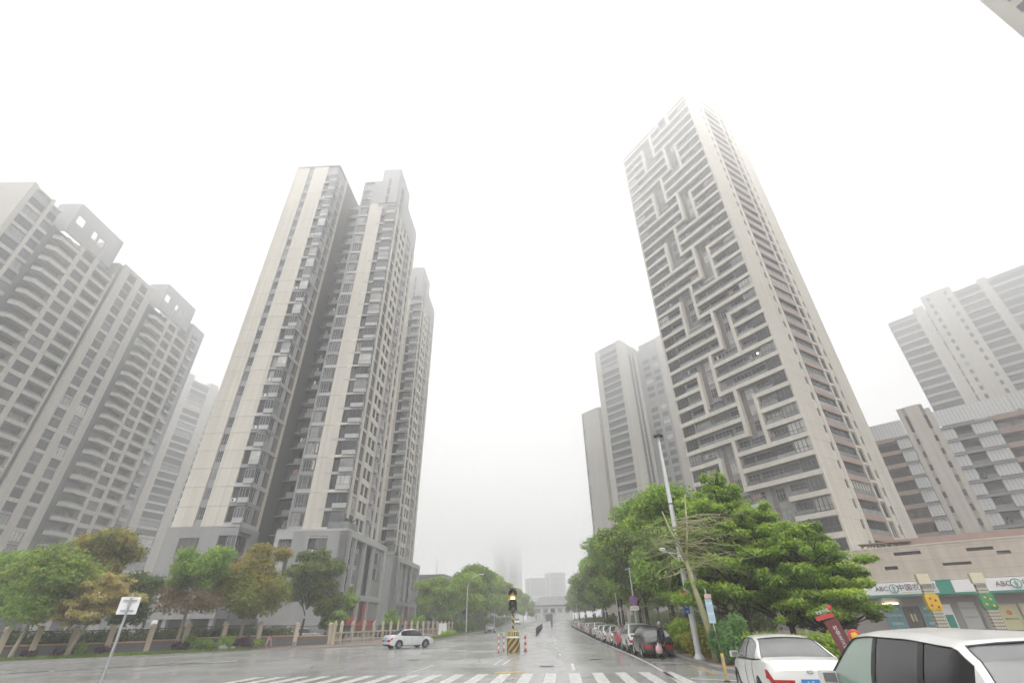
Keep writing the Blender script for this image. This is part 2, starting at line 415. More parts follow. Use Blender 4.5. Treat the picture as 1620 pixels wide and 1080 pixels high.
def bars_mesh(w, h, m, step=0.14):
    def mk():
        mb = MB(); mb.box(0, w, -0.03, 0.01, h - 0.05, h, m); mb.box(0, w, -0.02, 0.0, 0.04, 0.08, m)
        n = int(w / step)
        for i in range(n + 1): x = w * i / n; mb.box(max(x - .012, 0), min(x + .012, w), -0.02, 0.0, 0.08, h - 0.05, m)
        return mb.mesh('railing')
    return cached(('bars', round(w, 3), h, m.name, step), mk)
def ac_mesh():
    def mk():
        mb = MB(); mb.box(0, 0.8, -0.28, 0, 0, 0.55, PLASTW)
        mb.lathe([(0.19, 0), (0.19, 0.02)], BLACK, 12, M=Matrix.Translation((0.3, -0.28, 0.28)) @ Matrix.Rotation(D2R(90), 4, 'X'))
        return mb.mesh('ac_unit')
    return cached('ac', mk)
def plant_mesh(seed, h, m):
    def mk():
        r = random.Random(seed); mb = MB()
        for i in range(70):
            a = r.uniform(0, 6.28); e = r.uniform(0.2, 1.4); l = h * r.uniform(.5, 1)
            d = Vector((math.cos(a) * math.cos(e), math.sin(a) * math.cos(e), math.sin(e))); p = d * l * .35; q = d * l; s = Vector((-math.sin(a), math.cos(a), 0)) * h * .09
            mb.poly([p - s, q - s * .6, q + s * .6, p + s], m)
        return mb.mesh('plant')
    return cached(('plant', seed, h, m.name), mk)
CLOTHS = [mat('laundry_%s' % n, c, 0.9, 0.1, 4.0) for n, c in (('white', (.6, .6, .6)), ('blue', (.12, .17, .30)), ('pink', (.45, .25, .25)), ('dark', (.05, .05, .06)), ('tan', (.40, .33, .24)))]
LEAFP = mat('balcony_plant', (0.07, 0.11, 0.03), 0.6, 0.4, 3.0)

# ------------------------------------------------------------------ the near left tower and the one behind it
def left_tower(loc, label, H=100.0, detail=True, fl0=5):
    R = thing('apartment_tower', label, 'apartment tower', loc, D2R(-2.74))
    FH = 3.03; W_ = (lambda *a, **k: window(*a, **k)) if detail else (lambda F, s, z, w, h, nx=2, tr=0, y=0, fm=None, panes=None, sill=None, ft=.06, pane=True: onewin(F, s, z, w, h, nx, y, fm, panes, ft=ft))
    F1, F1r = Face(R, 0, 0, 0), Face(R, 11, 0, 90); FG = Face(R, 10.9, 10, 0); F2 = Face(R, 15.4, 5.6, 0); F3 = Face(R, 24.6, 5.6, 90)
    mb = MB(); ZT = 15.0; HB = H + 4.4
    # cores behind the facade layers
    mb.box(.3, 10.7, .3, 14, 2.75, H, GREYW); mb.box(10.7, 15.7, 10.3, 24, -1, H - 3, DARKW); mb.box(15.7, 24.3, 5.9, 24.6, -1, H, GREYW); mb.box(1.3, 15, 2.2, 14, -1, 2.75, DARKW)  # recess and undercroft cores carry their shade as dark colour
    for i in range(4): mb.box(.1 + i * 3.4, .7 + i * 3.4, .1, .7, -1, 2.75, GREYW)
    mb.box(19.9, 24.45, 5.75, 15, H - 10, HB, GREYW)
    mb.box(-.0, 11.02, -.02, 14, H, H + .5, GREYW); mb.box(15.4, 19.88, 5.6, 24.6, H, H + .5, GREYW); mb.box(19.88, 24.62, 5.6, 15, HB, HB + .4, GREYW)
    # recess flank with its shade put into the colour, and its beige end pier
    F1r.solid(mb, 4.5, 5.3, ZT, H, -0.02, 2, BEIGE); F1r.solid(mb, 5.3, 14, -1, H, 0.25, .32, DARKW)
    mb.build('wall', R)
    # beige panels of two storeys with open joints
    def panels(F, s0, s1, m, z0, z1, step, y0=0.0, y1=0.3, name='wall_panel'):
        z = z0
        while z < z1 - 0.2:
            t = min(z + step, z1); F.box(name, s0, s1, z + 0.02, t - 0.02, y0, y1, m); z = t
    panels(F1, 0, 3.45, BEIGE, ZT, H, FH); panels(F1, 4.65, 8.2, BEIGE, ZT, H, FH)
    panels(F2, 2.75, 4.75, BEIGE, ZT, H - 8, FH * 2); panels(F2, 2.75, 4.75, GREYW, H - 8, H, FH * 2)
    panels(F2, 4.75, 9.2, GREYW, H - 8, HB, 6.2)
    F2.box('pier', 0, .35, ZT, H, 0, .3, MIDG)
    n = int((H - ZT) / FH)
    for k in range(n + 1):
        z = ZT + k * FH; top = z + FH > H - 0.5
        zz = min(z + FH, H)
        # narrow window strip
        if not top:
            F1.box('spandrel', 3.45, 4.65, z - .02, z + 1.0, .16, .3, MIDG)
            W_(F1, 3.5, z + 1.0, 1.1, FH - 1.04, 3, .35, y=.22, fm=FRAMEW, panes=[PANE, PANE, PANEB])
        # corner bay of block one: recess, glass box, panels round the corner
        if not top:
            light = PALEG if k % 2 == 0 else MIDG
            F1.box('spandrel', 8.2, 11.0, z - .02, z + .55, 0, .3, light)
            if k % 2 == 0:
                F1.box('ledge', 8.15, 11.12, z - .16, z - .02, -.22, .3, PALEG); F1r.box('ledge', -.0, 5.32, z - .16, z - .02, -.12, .3, PALEG)
            W_(F1, 8.3, z + .55, 1.15, FH - .6, 1, 0.0, y=.24, panes=[PANED])
            gm = pick([PANE, PANEB])
            b = F1.put('bay_window', bay_mesh(1.35, FH - .75, .3, .3, gm, PALEG, FRAMEW if detail else FRAMEW), 9.58, z + .4, 0.02)
            if detail: link('pane', baypane_mesh(1.35, FH - .75, .3, .3, gm), b)
            F1r.box('spandrel', 0, 4.5, z - .02, z + .55, 0, .3, light)
            W_(F1r, .1, z + .62, 1.6, FH - .9, 3, 0.0, y=.1, fm=FRAMEW, panes=[PANE, PANEB])
            F1r.box('wall_panel', 1.75, 2.85, z + .56, zz - .02, 0.02, .3, PALEG if k % 3 else MIDG)
            W_(F1r, 2.9, z + .6, .45, FH - .75, 1, y=.15, panes=[PANED])
            F1r.box('wall_panel', 3.38, 4.48, z + .56, zz - .02, 0.06, .3, BROWN)
            if detail and RW.random() < .3: F1.put('ac_unit', ac_mesh(), 8.4, z + .57, 0.12)
        # recess: balconies in the shade
        if z < H - 6:
            F = FG; F.box('balcony', .1, 4.6, z - .1, z + .04, -1.3, 0.2, GREYW)
            F.put('railing', rail_mesh(2.6, 1.0, GREYW), 1.4, z + .04, -1.25)
            W_(F, 1.2, z + .5, 2.4, FH - .9, 3, y=.2, panes=[PANED, PANE])
            if detail and RW.random() < .5:
                for q in range(RW.randint(1, 4)): F.box('laundry', 1.6 + q * .5, 1.98 + q * .5, z + 1.2, z + 2.0, -1.0, -.97, pick(CLOTHS))
        # block two: grey bay with a wide window and a brown panel with a narrow one
        if not top:
            F2.box('spandrel', .35, 2.72, z - .02, z + .62, 0.0, .3, PALEG if k % 2 == 0 else MIDG)
            W_(F2, .45, z + .66, 1.45, FH - .85, 3, 0.3, y=.2, fm=FRAMEW, panes=[PANE, PANEB])
            F2.box('wall_panel', 1.95, 2.72, z + .62, zz - .02, 0.04, .3, BROWN)
            W_(F2, 2.1, z + .9, .5, FH - 1.25, 1, y=0.0, panes=[PANE, PANEB])
        # corner bay of block three
        if z < H - 8 - FH * .6:
            F2.box('spandrel', 4.75, 9.2, z - .02, z + .45, 0, .3, BEIGE2 if k % 2 == 0 else PALEG)
            if k % 2 == 0: F2.box('ledge', 6.0, 9.5, z - .14, z - .02, -.5, .0, BEIGE2)
            F2.box('pier', 4.75, 5.9, z + .45, zz - .02, 0, .3, BEIGE)
            W_(F2, 5.95, z + .48, 1.25, FH - .55, 2, y=.22, panes=[PANED, PANE])
            gm = pick([PANE, PANEB])
            b = F2.put('bay_window', bay_mesh(1.95, FH - .6, .45, .45, gm, PALEG, FRAME), 7.22, z + .35, 0.02)
            if detail: link('pane', baypane_mesh(1.95, FH - .6, .45, .45, gm), b)
            W_(F3, 0.05, z + .9, 1.3, FH - 1.15, 2, y=-.06, fm=FRAMEW, panes=[PANEB, PANE])
            F3.box('spandrel', 2.5, 5.0, z - .02, z + .5, 0.1, .3, PALEG if k % 2 == 0 else MIDG)
            W_(F3, 2.55, z + .52, 2.4, FH - .6, 4, y=.2, panes=[PANED, PANE])
            for s0 in (5.9, 8.2):
                F3.box('balcony', s0, s0 + 2.0, z - .02, z + 1.0, -.02, .3, BEIGE2)
                W_(F3, s0 + .05, z + 1.0, 1.9, FH - 1.05, 2, y=.2, panes=[PANED])
            F3.box('spandrel', 10.9, 19, z - .02, z + 1.0, .1, .3, PALEG)
            b = F3.put('bay_window', bay_mesh(1.5, FH - .5, .55, 0, PANEB, PALEG, FRAMEW), 11.0, z + .3, 0.02)
            if k % 2 == 1: F3.box('ledge', 10.9, 12.7, z - .16, z - .04, -.75, .1, GREYW)
            for s0 in (13.2, 16.0):
                W_(F3, s0, z + 1.0, 1.7, FH - 1.05, 2, y=.2, panes=[PANED, PANE])
    # full-height piers of the right face
    for s0, s1, m in ((1.45, 2.5, BEIGE), (5.0, 5.9, BEIGE), (7.9, 8.2, BEIGE2), (10.2, 10.9, BEIGE), (12.7, 13.2, BEIGE), (14.9, 16.0, BEIGE), (17.7, 19, BEIGE)):
        F3.box('pier', s0, s1, ZT, H - 8, -.12 if m is BEIGE else -.03, .3, m)
    for s0, s1 in ((0, 2.5), (2.5, 5), (5, 8), (8, 10.9), (10.9, 15), (15, 19)):
        F3.box('wall_panel', s0 + .02, s1 - .02, H - 8, (HB if s1 < 9 else H) - .02, 0 if s1 != 5 else .1, .3, GREYW)
    for z in (H - 6.4, H - 3.2, H):
        if z < H - 1: W_(F2, .45, z, 1.45, 2.2, 3, y=-.06, fm=FRAMEW, panes=[PANEB])
        W_(F2, 6.4, z - 1.5, .7, 2.4, 1, y=-.06, panes=[PANED]); W_(F3, 2.9, z - 1.2, 1.2, 2.2, 2, y=.04, panes=[PANED])
    # podium
    mb = MB(); F1.solid(mb, -.35, 8.2, 2.75, ZT - .02, -.12, .3, GREYW); F1.solid(mb, 8.2, 11.1, 2.75, 5.2, -.12, .3, GREYW); F1r.solid(mb, -.1, 5.6, 2.75, 5.2, -.1, .3, GREYW)
    F1.solid(mb, 8.2, 11.1, 14.2, ZT - .02, -.12, .3, GREYW); F1r.solid(mb, -.1, 5.6, 14.2, ZT - .02, -.1, .3, GREYW); F1r.solid(mb, 3.4, 5.6, 5.2, 14.2, -.1, .3, GREYW)
    # podium block of the right wing: front with bay windows, right side a tall portico
    P0, P1 = Face(R, 14.6, 4.4, 0), Face(R, 26.4, 4.4, 90)
    mb.box(15.0, 24.6, 5.0, 26, -1, ZT - 0.3, GREYW); mb.box(14.6, 26.4, 4.4, 26.4, ZT - .3, ZT, PALEG)
    P0.solid(mb, 0, .7, -1, ZT - .32, 0, .6, PALEG); P0.solid(mb, 2.9, 5.6, -1, ZT - .32, 0.02, .6, GREYW); P0.solid(mb, .7, 2.9, -1, 4.2, 0.1, .6, GREYW); P0.solid(mb, .7, 2.9, 13.6, ZT - .32, 0.02, .6, PALEG)
    P0.solid(mb, 8.6, 11.8, -1, ZT - .32, 0, .6, PALEG if not detail else GREYW); P0.solid(mb, 5.6, 8.6, -1, 4.6, 0.02, .6, GREYW); P0.solid(mb, 5.6, 8.6, 13.9, ZT - .32, 0.02, .6, GREYW)
    for z in (4.6, 7.7, 10.8):
        F1w = W_(F1, 8.35, z + .75, 1.15, 2.1, 1, y=.1, panes=[PANED]); W_(F1, 9.6, z + .75, 1.4, 2.1, 2, y=.05, fm=FRAMEW, panes=[PANEB]); W_(F1r, .1, z + .75, 2.6, 2.1, 4, y=.05, panes=[PANE])
        F1.box('spandrel', 8.2, 11.1, z + 2.85, z + 3.83, -.1, .3, MIDG)
        W_(P0, .75, z + .4, 1.2, 2.4, 3, .3, y=.5, fm=FRAMEW, panes=[PANEB]); W_(P0, 2.1, z + .4, .7, 2.4, 2, y=.5, panes=[PANED]); P0.box('spandrel', .7, 2.9, z - .3, z + .38, .3, .6, MIDG)
        W_(P0, 5.7, z + .6, 1.1, 2.2, 1, y=.4, panes=[PANED]); b = P0.put('bay_window', bay_mesh(1.75, 2.6, .4, 0, PANEB, PALEG, FRAME), 6.85, z + .2, 0.3)
        if detail: link('pane', baypane_mesh(1.75, 2.6, .4, 0, PANEB), b)
        P0.box('ledge', 5.6, 8.6, z + 2.82, z + 2.98, -.2, .6, PALEG); P0.box('spandrel', 5.6, 8.6, z - .1, z + .2, 0.05, .6, GREYW)
        if detail: P0.put('ac_unit', ac_mesh(), 5.8, z + .62, .35)
    W_(F1, 2.2, 11.0, 3.0, 2.4, 3, y=-.2, panes=[PANED])
    # portico: piers and beams standing proud of a recessed wall
    P1.solid(mb, 0, 1.6, -1, ZT - .32, 0.0, 1.2, GREYW)
    for s0, s1 in ((1.6, 2.1), (4.2, 4.8), (9.2, 9.8), (14.0, 14.6), (20.4, 22)):
        P1.solid(mb, s0, s1, 6.0, 14.0, .02, .6, PALEG); P1.solid(mb, s0, s1, -1, 5.2, .02, .6, PALEG)
    P1.solid(mb, 1.6, 22, 14.0, ZT - .32, 0.0, .7, PALEG); P1.solid(mb, 1.6, 22, 5.2, 6.0, 0.0, .7, PALEG)
    P1.solid(mb, 14.6, 20.4, -1, 14.0, .3, .8, GREYW)
    mb.build('podium', R)
    for k, z in enumerate((6.1, 8.8, 11.4)):
        for s0 in (5.2, 7.3):
            P1.box('balcony', s0 - .1, s0 + 1.7, z, z + .9, .9, 1.6, MIDG); W_(P1, s0, z + .92, 1.5, 1.6, 2, y=1.5, panes=[PANED])
        for s0 in (5.3, 7.4): P1.put('ac_unit', ac_mesh(), s0, z + .92, 1.1)
        if k: W_(P1, 15.6, z, 1.2, 1.8, 2, y=.2, panes=[PANED]); W_(P1, 17.6, z, 1.6, 1.8, 2, y=.2, fm=FRAMEW)
    # red infill panels at street level
    P1.box('red_panel', 2.15, 4.15, 1.8, 2.9, .3, .4, REDP); P1.box('red_panel', 4.85, 9.15, 1.8, 3.0, .3, .4, REDP)
    P1.box('red_panel', 9.85, 10.9, 1.0, 5.15, .3, .4, REDP); P1.box('red_panel', 12.8, 13.95, 1.0, 5.15, .3, .4, REDP); P1.box('red_panel', 10.92, 12.78, 1.0, 2.2, .3, .4, REDP)
    P1.box('red_panel', 14.65, 20.35, 1.0, 2.3, .1, .25, REDP)
    if detail:
        P0.put('balcony_plant', plant_mesh(3, 2.4, LEAFP), 10.6, ZT, 2.0); P1.put('balcony_plant', plant_mesh(4, 1.3, LEAFP), 3.2, ZT, .8)
        P0.put('railing', rail_mesh(3.6, 1.1, RAILG), 8.2, ZT, .15); P1.put('railing', rail_mesh(4.2, 1.1, RAILG), .2, ZT, .15)
    else:
        P1.put('balcony_plant', plant_mesh(4, 1.3, LEAFP), 1.2, ZT, .8)
    return R
left_tower((-53.4, 75.2, 0.2), 'beige and grey corner tower with bay windows and red panels at its foot')
left_tower((-53.6, 112.6, 0.4), 'beige apartment tower half hidden behind the corner tower, farther along the street', H=98.0, detail=False)

# ------------------------------------------------------------------ right tower with the interlocking frames
def right_tower():
    C = Vector((47.1, 70.2)); Lc = Vector((34.6, 90.55))
    wf = (C - Lc).length; a = math.degrees(math.atan2(C.y - Lc.y, C.x - Lc.x))
    R = thing('apartment_tower', 'very tall beige tower with interlocking balcony frames, right of the street', 'apartment tower', (Lc.x, Lc.y, 0.2), D2R(a))
    F, G = Face(R, 0, 0, 0), Face(R, wf, 0, 90); B_ = Face(R, 0, 22.9, -90)
    H = 125.0; mb = MB(); dp = 1.0; wd = 22.9
    mb.box(0.3, wf - 1.0, dp, wd - .3, -1, H - .5, GREYW); mb.box(wf - 3.2, wf - .35, .3, wd - .3, -1, H - .5, BEIGE); mb.box(.3, 3.0, .3, wd - .3, -1, H - .5, BEIGE)
    mb.box(0, wf, 0, wd, H - .5, H + .6, BEIGE); mb.build('wall', R)
    # side face: solid beige with a column of small windows, balconies with terracotta parapets, two columns of windows
    z = -1.0
    while z < H - 1:
        t = min(z + 3.0, H - .52)
        for s0, s1 in ((0, 5.5), (6.3, 7.4), (13.9, 14.5), (16.3, 17.4), (18.2, 22.9)):
            G.box('wall_panel', s0, s1, z + .01, t - .01, 0, .34, BEIGE)
        z = t
    mb = MB(); mb.box(0, .35, 0, wd, -1, H - .52, BEIGE); mb.build('end_wall', R)
    j = 0; z = 2.7
    while z < H - 5:
        # z is a slab level
        lit = abs(z - 41.7) < .1
        for (s0, s1) in ((5.5, 6.3), (17.4, 18.2)):
            G.box('spandrel', s0, s1, z, z + 1.1, .06, .34, BEIGE); window(G, s0 + .04, z + 1.1, .72, 1.4, 1, y=.24, panes=[PANED], pane=True); G.box('spandrel', s0, s1, z + 2.5, z + 3.0, .06, .34, BEIGE)
        G.box('spandrel', 14.5, 16.3, z, z + .5, .04, .34, BEIGE); window(G, 14.6, z + .5, 1.6, 2.2, 2, y=.26, panes=[PANED, PANE])
        G.box('parapet', 7.4, 13.9, z - .35, z + .55, -.06, .34, TERRA)
        G.put('railing', rail_mesh(6.4, .75, RAILG), 7.45, z + .55, .05)
        window(G, 7.5, z + .55, 6.3, 2.1, 7, y=.24, panes=[PANED, PANE])
        # ---- front
        ph = (z - 44.7) % 18.0; ph = round(ph) % 18
        skipR = ph in (3, 6, 9); skipL = ph in (12, 15, 0)
        segs = [(0.0, 6.65)] if skipL else []
        def segments():
            if skipL: return [(0.0, 6.65), (10.95, wf)]
            if skipR: return [(0.0, 13.45), (17.4, wf)]
            return [(0.0, wf)]
        for s0, s1 in segments():
            cuts = [s0] + [c for c in (6.65, 10.95, 13.45, 17.4) if s0 < c < s1] + [s1]
            for p, q in zip(cuts[:-1], cuts[1:]): F.box('balcony_band', p + .01, q - .01, z - .34, z + .42, -.05, .36, BEIGE2); F.box('balcony_slab', p + .01, q - .01, z - .2, z, .36, dp, PALEG)
        # bays at the two corners
        for s0, w, nx in ((0.35, 2.75, 4), (20.8, 2.75, 4)):
            window(F, s0, z + .5, w, 2.04, nx, 0.35, y=.2, fm=FRAME, panes=[PANE, PANEB, PANEB], ft=.09)
        if z + 2 < H - 4:
            for s0 in (20.9,):
                pass
        # balconies: recessed doors, glass rails
        def balc(s0, s1, ph_):
            window(F, s0 + .1, z + .02, s1 - s0 - .2, 2.35, max(2, int((s1 - s0) / .8)), .72, y=dp - .06, fm=pick([FRAME, FRAMEW, FRAMEW]), panes=[PANED, PANE, PANE, PANEB]); F.put('railing', rail_mesh(s1 - s0 - .04, .62, RAILG), s0 + .02, z + .5, .2)
        if not skipL: balc(3.1, 6.6, 0); balc(11.0, 13.4, 0)
        else: balc(3.1, 6.6, 0); balc(11.0, 13.4, 0)
        balc(17.5, 20.75, 0)
        for s0, s1 in ((3.4, 6.3), (11.2, 13.2), (17.7, 20.4)):
            if RW.random() < .35:
                for q in range(RW.randint(1, 4)): F.box('laundry', s0 + q * .5, s0 + q * .5 + .38, z + 1.35, z + 2.1, .6, .63, pick(CLOTHS))
            if RW.random() < .12: F.put('balcony_plant', plant_mesh(20 + int(z) % 3, .9, LEAFP), s0 + 1.4, z + .3, .55)
        for s0, sk in ((7.35, skipL), (14.15, skipR)):
            if sk: window(F, s0 + .9, z + .2, 1.6, 2.0, 3, .6, y=dp - .06, fm=FRAMEW, panes=[PANEB, PANEB, PANE]); F.box('wall_panel', s0, s0 + .8, z - .4, z + 2.5, dp - .03, dp + .1, BROWN)
            else: balc(s0 - .7, s0 + 3.4, 0)
        if lit: link('lamp_glow', boxmesh(.3, .06, .2, LIT), R, F.at(19.5, .9, z + 1.9))
        z += 3.0
    for q in range(-1, 5):      # uprights, each three storeys high
        b = 44.7 + 18.0 * q
        for s0, z0, z1 in ((6.62, b - 9.3, b + .5), (10.28, b - 6.4, b + 3.4), (13.42, b + 2.6, b + 12.4), (16.75, b - .4, b + 9.5)):
            z0 = max(z0, 0); z1 = min(z1, H - 3)
            if z1 > z0 + 1: F.box('upright', s0, s0 + .68, z0, z1, -.12, .9, BEIGE2)
    # left flank seen as a thin serrated edge: bays turn the corner
    z = 2.7
    while z < H - 5:
        o = B_.put('bay_window', bay_mesh(1.6, 2.2, .25, 0, PANE, PALEG, FRAME), wd - 1.9, z + .45, 0.0); z += 3.0
    # crown: attic band and rooftop sign frame carrying pale characters
    F.box('attic_band', 0, wf, H - 4.2, H - .52, -.06, .36, BEIGE2)
    return R
RT = right_tower()
# ------------------------------------------------------------------ long apartment blocks on the far left
def holed(mb, F, s0, s1, z0, z1, y0, y1, m, holes):
    """A wall slab with rectangular openings right through it (holes in rising s, not overlapping)."""
    s = s0
    for a, b, c, d in sorted(holes):
        F.solid(mb, s, a, z0, z1, y0, y1, m); F.solid(mb, a, b, z0, c, y0, y1, m); F.solid(mb, a, b, d, z1, y0, y1, m); s = b
    F.solid(mb, s, s1, z0, z1, y0, y1, m)
def long_block(y0, label, HB, HW, wall_sec, end_sec, base=0.0):
    R = thing('apartment_block', label, 'apartment block', (-110.5, y0, base))
    F = Face(R, 0, 0, 90); FS = Face(R, 0, 0, 0); FH = 3.27
    mb = MB(); HC = HB - 9.5
    mb.box(-24, -1.6, .2, 19.4, -1, HC, DARKW); mb.box(-1.6, -1.3, -.6, 1.0, -1, HC, DARKW); mb.box(-1.7, -1.45, 18.8, 20.0, -1, HC, DARKW)  # gaps and balcony back walls darkened by colour to stand for shade
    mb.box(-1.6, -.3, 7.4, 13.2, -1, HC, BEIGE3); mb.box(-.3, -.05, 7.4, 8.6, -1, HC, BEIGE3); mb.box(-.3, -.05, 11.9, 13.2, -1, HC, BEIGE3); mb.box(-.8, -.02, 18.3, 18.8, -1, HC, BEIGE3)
    # hollow crown with openings to the sky
    holed(mb, F, 2.0, 16.4, HC, HB, 0, .4, GREYW, [(2.9, 5.2, HB - 5.7, HB - 3.2), (8.0, 9.5, HB - 6.0, HB - 3.6), (10.1, 11.9, HB - 6.5, HB - 4.0)])
    mb.box(-12, 0, 16.1, 16.4, HC, HB, GREYW); mb.box(-6.0, -.4, 2.0, 2.3, HC, HB, GREYW)
    mb.build('wall', R)
    def balcony(s0, s1, z, cham):
        def mk():
            q = MB(); w = s1 - s0
            out = [(-.0, 1.6), (0, -.05), (w, -.05), (w, 1.6)] if not cham else [(.1, 1.2), (1.2, -.35), (w, -.35), (w, 1.6)]
            q.prism(out, -.12, .1, BEIGE3)
            path = out if cham else out[1:3]
            for a, b in zip(path[:-1], path[1:]):
                l = math.hypot(b[0] - a[0], b[1] - a[1]); an = math.atan2(b[1] - a[1], b[0] - a[0])
                if b[1] > a[1] + 1: continue
                M = Matrix.Translation((a[0], a[1], 0)) @ Matrix.Rotation(an, 4, 'Z'); q.box(0, l, 0.01, .14, .1, .72, BEIGE3, M); q.box(0, l, .03, .07, .72, 1.12, RAILG, M)
            return q.mesh('balcony')
        return F.put('balcony', cached(('lbalc', round(s1 - s0, 2), cham), mk), s0, z, 0)
    z = 5.0; k = 0
    while z < HC - 1.0:
        balcony(1.2, 7.4, z, True); onewin(F, 1.3, z + .1, 6.0, 2.4, 5, y=1.55, panes=[PANED, PANE])
        onewin(F, 8.65, z + .5, 3.2, 2.2, 2, y=.25, panes=[PANED, PANED, PANE]); F.box('spandrel', 8.6, 11.9, z - .5, z + .5, 0.05, .3, BEIGE3)
        balcony(13.2, 18.3, z, False); onewin(F, 13.3, z + .1, 4.9, 2.4, 4, y=1.5, panes=[PANED, PANE])
        z += FH
    # grey upper floors with windows under the crown
    onewin(F, 3.4, HC - 2.6, 1.2, 1.6, 2, y=-.1, panes=[PANE]); onewin(F, 5.4, HC - 2.6, 1.2, 1.6, 2, y=-.1, panes=[PANE])
    mb = MB(); F.solid(mb, 7.4, 7.7, HC, HB - 7, -.1, .4, BEIGE3); F.solid(mb, 12.4, 12.7, HC, HB - 4, -.1, .4, BEIGE3); mb.build('upright', R)
    if wall_sec:
        mb = MB(); mb.box(-24, -1.4, 19.4, 32.4, -1, HW, GREYW); mb.box(-1.4, -.35, 21.0, 31.0, -1, HW, DARKW)
        for s0, s1 in ((20.0, 22.4), (25.2, 27.3), (30.1, 32.3)): F.solid(mb, s0, s1, -1, HW - .0, -.02, .5, BEIGE3)
        F.solid(mb, 22.4, 25.2, HW - 1.2, HW, -.02, .5, BEIGE3); F.solid(mb, 27.3, 30.1, HW - 1.2, HW, -.02, .5, BEIGE3)
        mb.build('wall', R)
        z = 4.7; k = 0
        while z < HW - 2.5:
            for s0 in (22.4, 27.3):
                if k % 2 == 0: F.box('spandrel', s0, s0 + 2.8, z - .55, z + .25, 0.02, .4, BEIGE3)
                else: F.box('spandrel', s0, s0 + 2.8, z - .3, z + .15, .2, .4, MIDG)
                onewin(F, s0 + .03, z + .25, 2.74, 2.0, 3, y=.28, panes=[PANE, PANED, PANEB])
            z += 2.75; k += 1
    if end_sec:
        mb = MB(); mb.box(-20, -1.5, 19.4, 26.5, -1, HW, MIDG); F.solid(mb, 19.4, 20.3, -1, HW - 6, .6, 1.6, BEIGE3); mb.build('wall', R)
        z = 5.0
        while z < HW - 3:
            F.box('balcony', 21.2, 24.0, z, z + .9, .6, 1.7, PALEG); onewin(F, 21.2, z + .95, 2.8, 1.7, 3, y=1.45, panes=[PANE, PANEB]); z += FH
    return R
long_block(79.6, 'grey topped apartment block with chamfered balconies and a beige strip of paired windows, far left', 96.0, 91.2, True, False)
long_block(113.6, 'apartment block with chamfered balconies whose grey end wall shows just left of the corner tower', 96.8, 93.0, False, True)
def window_block(x, y, rot, label, H, W, D, cols, FH=3.0, wallm=None, darkm=None, crown=None, z0=4.0, name='apartment_tower', cat='apartment tower', extra=None):
    """Plain tower: a facade split in strips; cols = (s0, s1, kind, height)."""
    R = thing(name, label, cat, (x, y, 0), rot); F = Face(R, 0, 0, 0)
    mb = MB()
    for s0, s1, kind, h in cols:
        hh = h or H
        mb.box(s0 + .01, s1 - .01, .5, D, -1, hh - .4, MIDG if kind != 'wall' else (wallm or BEIGE3)); mb.box(s0, s1, -.03, D, hh - .4, hh, wallm or BEIGE3)
        if kind in ('wall', 'slit'): F.solid(mb, s0, s1, -1, hh - .41, 0, .5, wallm or BEIGE3)
    mb.build('wall', R)
    for s0, s1, kind, h in cols:
        hh = h or H; z = z0; w = s1 - s0
        while z < hh - FH:
            if kind == 'win':
                F.box('spandrel', s0 + .02, s1 - .02, z - .02, z + .85, .1, .5, pick([MIDG, PALEG])); onewin(F, s0 + .05, z + .86, w - .1, FH - .92, max(2, int(w / .9)), y=.4, panes=[PANE, PANED, PANEB])
            elif kind == 'balc':
                F.box('balcony', s0 + .02, s1 - .02, z - .02, z + .95, -.1, .5, darkm or PALEG); onewin(F, s0 + .05, z + .96, w - .1, FH - 1.0, max(2, int(w / 1.1)), y=.42, panes=[PANED, PANE])
            elif kind == 'slit':
                onewin(F, (s0 + s1) / 2 - .45, z + .9, .9, 1.5, 1, y=-.03, panes=[PANED])
            z += FH
    if extra: extra(R, F)
    return R
window_block(-110.5, 70.6, D2R(90), 'narrow apartment block with grey window bands and no balconies, at the far left edge', 91.0, 9, 18,
    [(0, 1.2, 'wall', 91), (1.2, 5.0, 'win', 90.6), (5.0, 5.8, 'wall', 91), (5.8, 8.2, 'win', 89.8)])
# right of the street, behind the trees: two linked slabs
E_ = lambda a, d: (math.sin(D2R(a)) * d, math.cos(D2R(a)) * d)
cx, cy_ = E_(15.11, 166.2); lx, ly = E_(11.67, 173.4); rx, ry = E_(18.52, 177.1)
wl = math.hypot(cx - lx, cy_ - ly); al = math.atan2(cy_ - ly, cx - lx)
def t2side(R, F):
    G = Face(R, wl, 0, 90); wr = 15.0; mb = MB(); mb.box(wl - .02, wl + .5, -.02, 5.0, -1, 100.2, BEIGE3); mb.box(wl - .1, wl + .3, 5.0, 9.5, -1, 95, DARKW); mb.box(wl - .02, wl + .45, 7.0, 7.6, -1, 96, BEIGE3)
    mb.box(wl - .02, wl + .5, 9.5, 11.2, -1, 97, BEIGE3); mb.box(wl - .1, wl + .4, 5.0, 11.2, 95, 99.8, GREYW); mb.box(wl - 4, wl + 1.5, 12.2, 24, -1, 99, MIDG); mb.box(wl + 1.5, wl + 14, 12.2, 24, -1, 101, MIDG); mb.box(wl + 10, wl + 14.1, 12.1, 24, -1, 101.3, BEIGE3)
    mb.build('wall', R); K = Face(R, wl + 1.6, 12.2, 0)
    z = 4.0
    while z < 94:
        for s0 in (5.1, 7.7): onewin(G, s0, z + .6, 1.8, 1.9, 2, y=-.26, panes=[PANE, PANED])
        onewin(K, .6, z + .6, 3.0, 1.8, 3, y=-.05, panes=[PANE, PANED]); onewin(K, 5.0, z + .6, 2.6, 1.8, 3, y=-.05, panes=[PANE]); z += 3.0
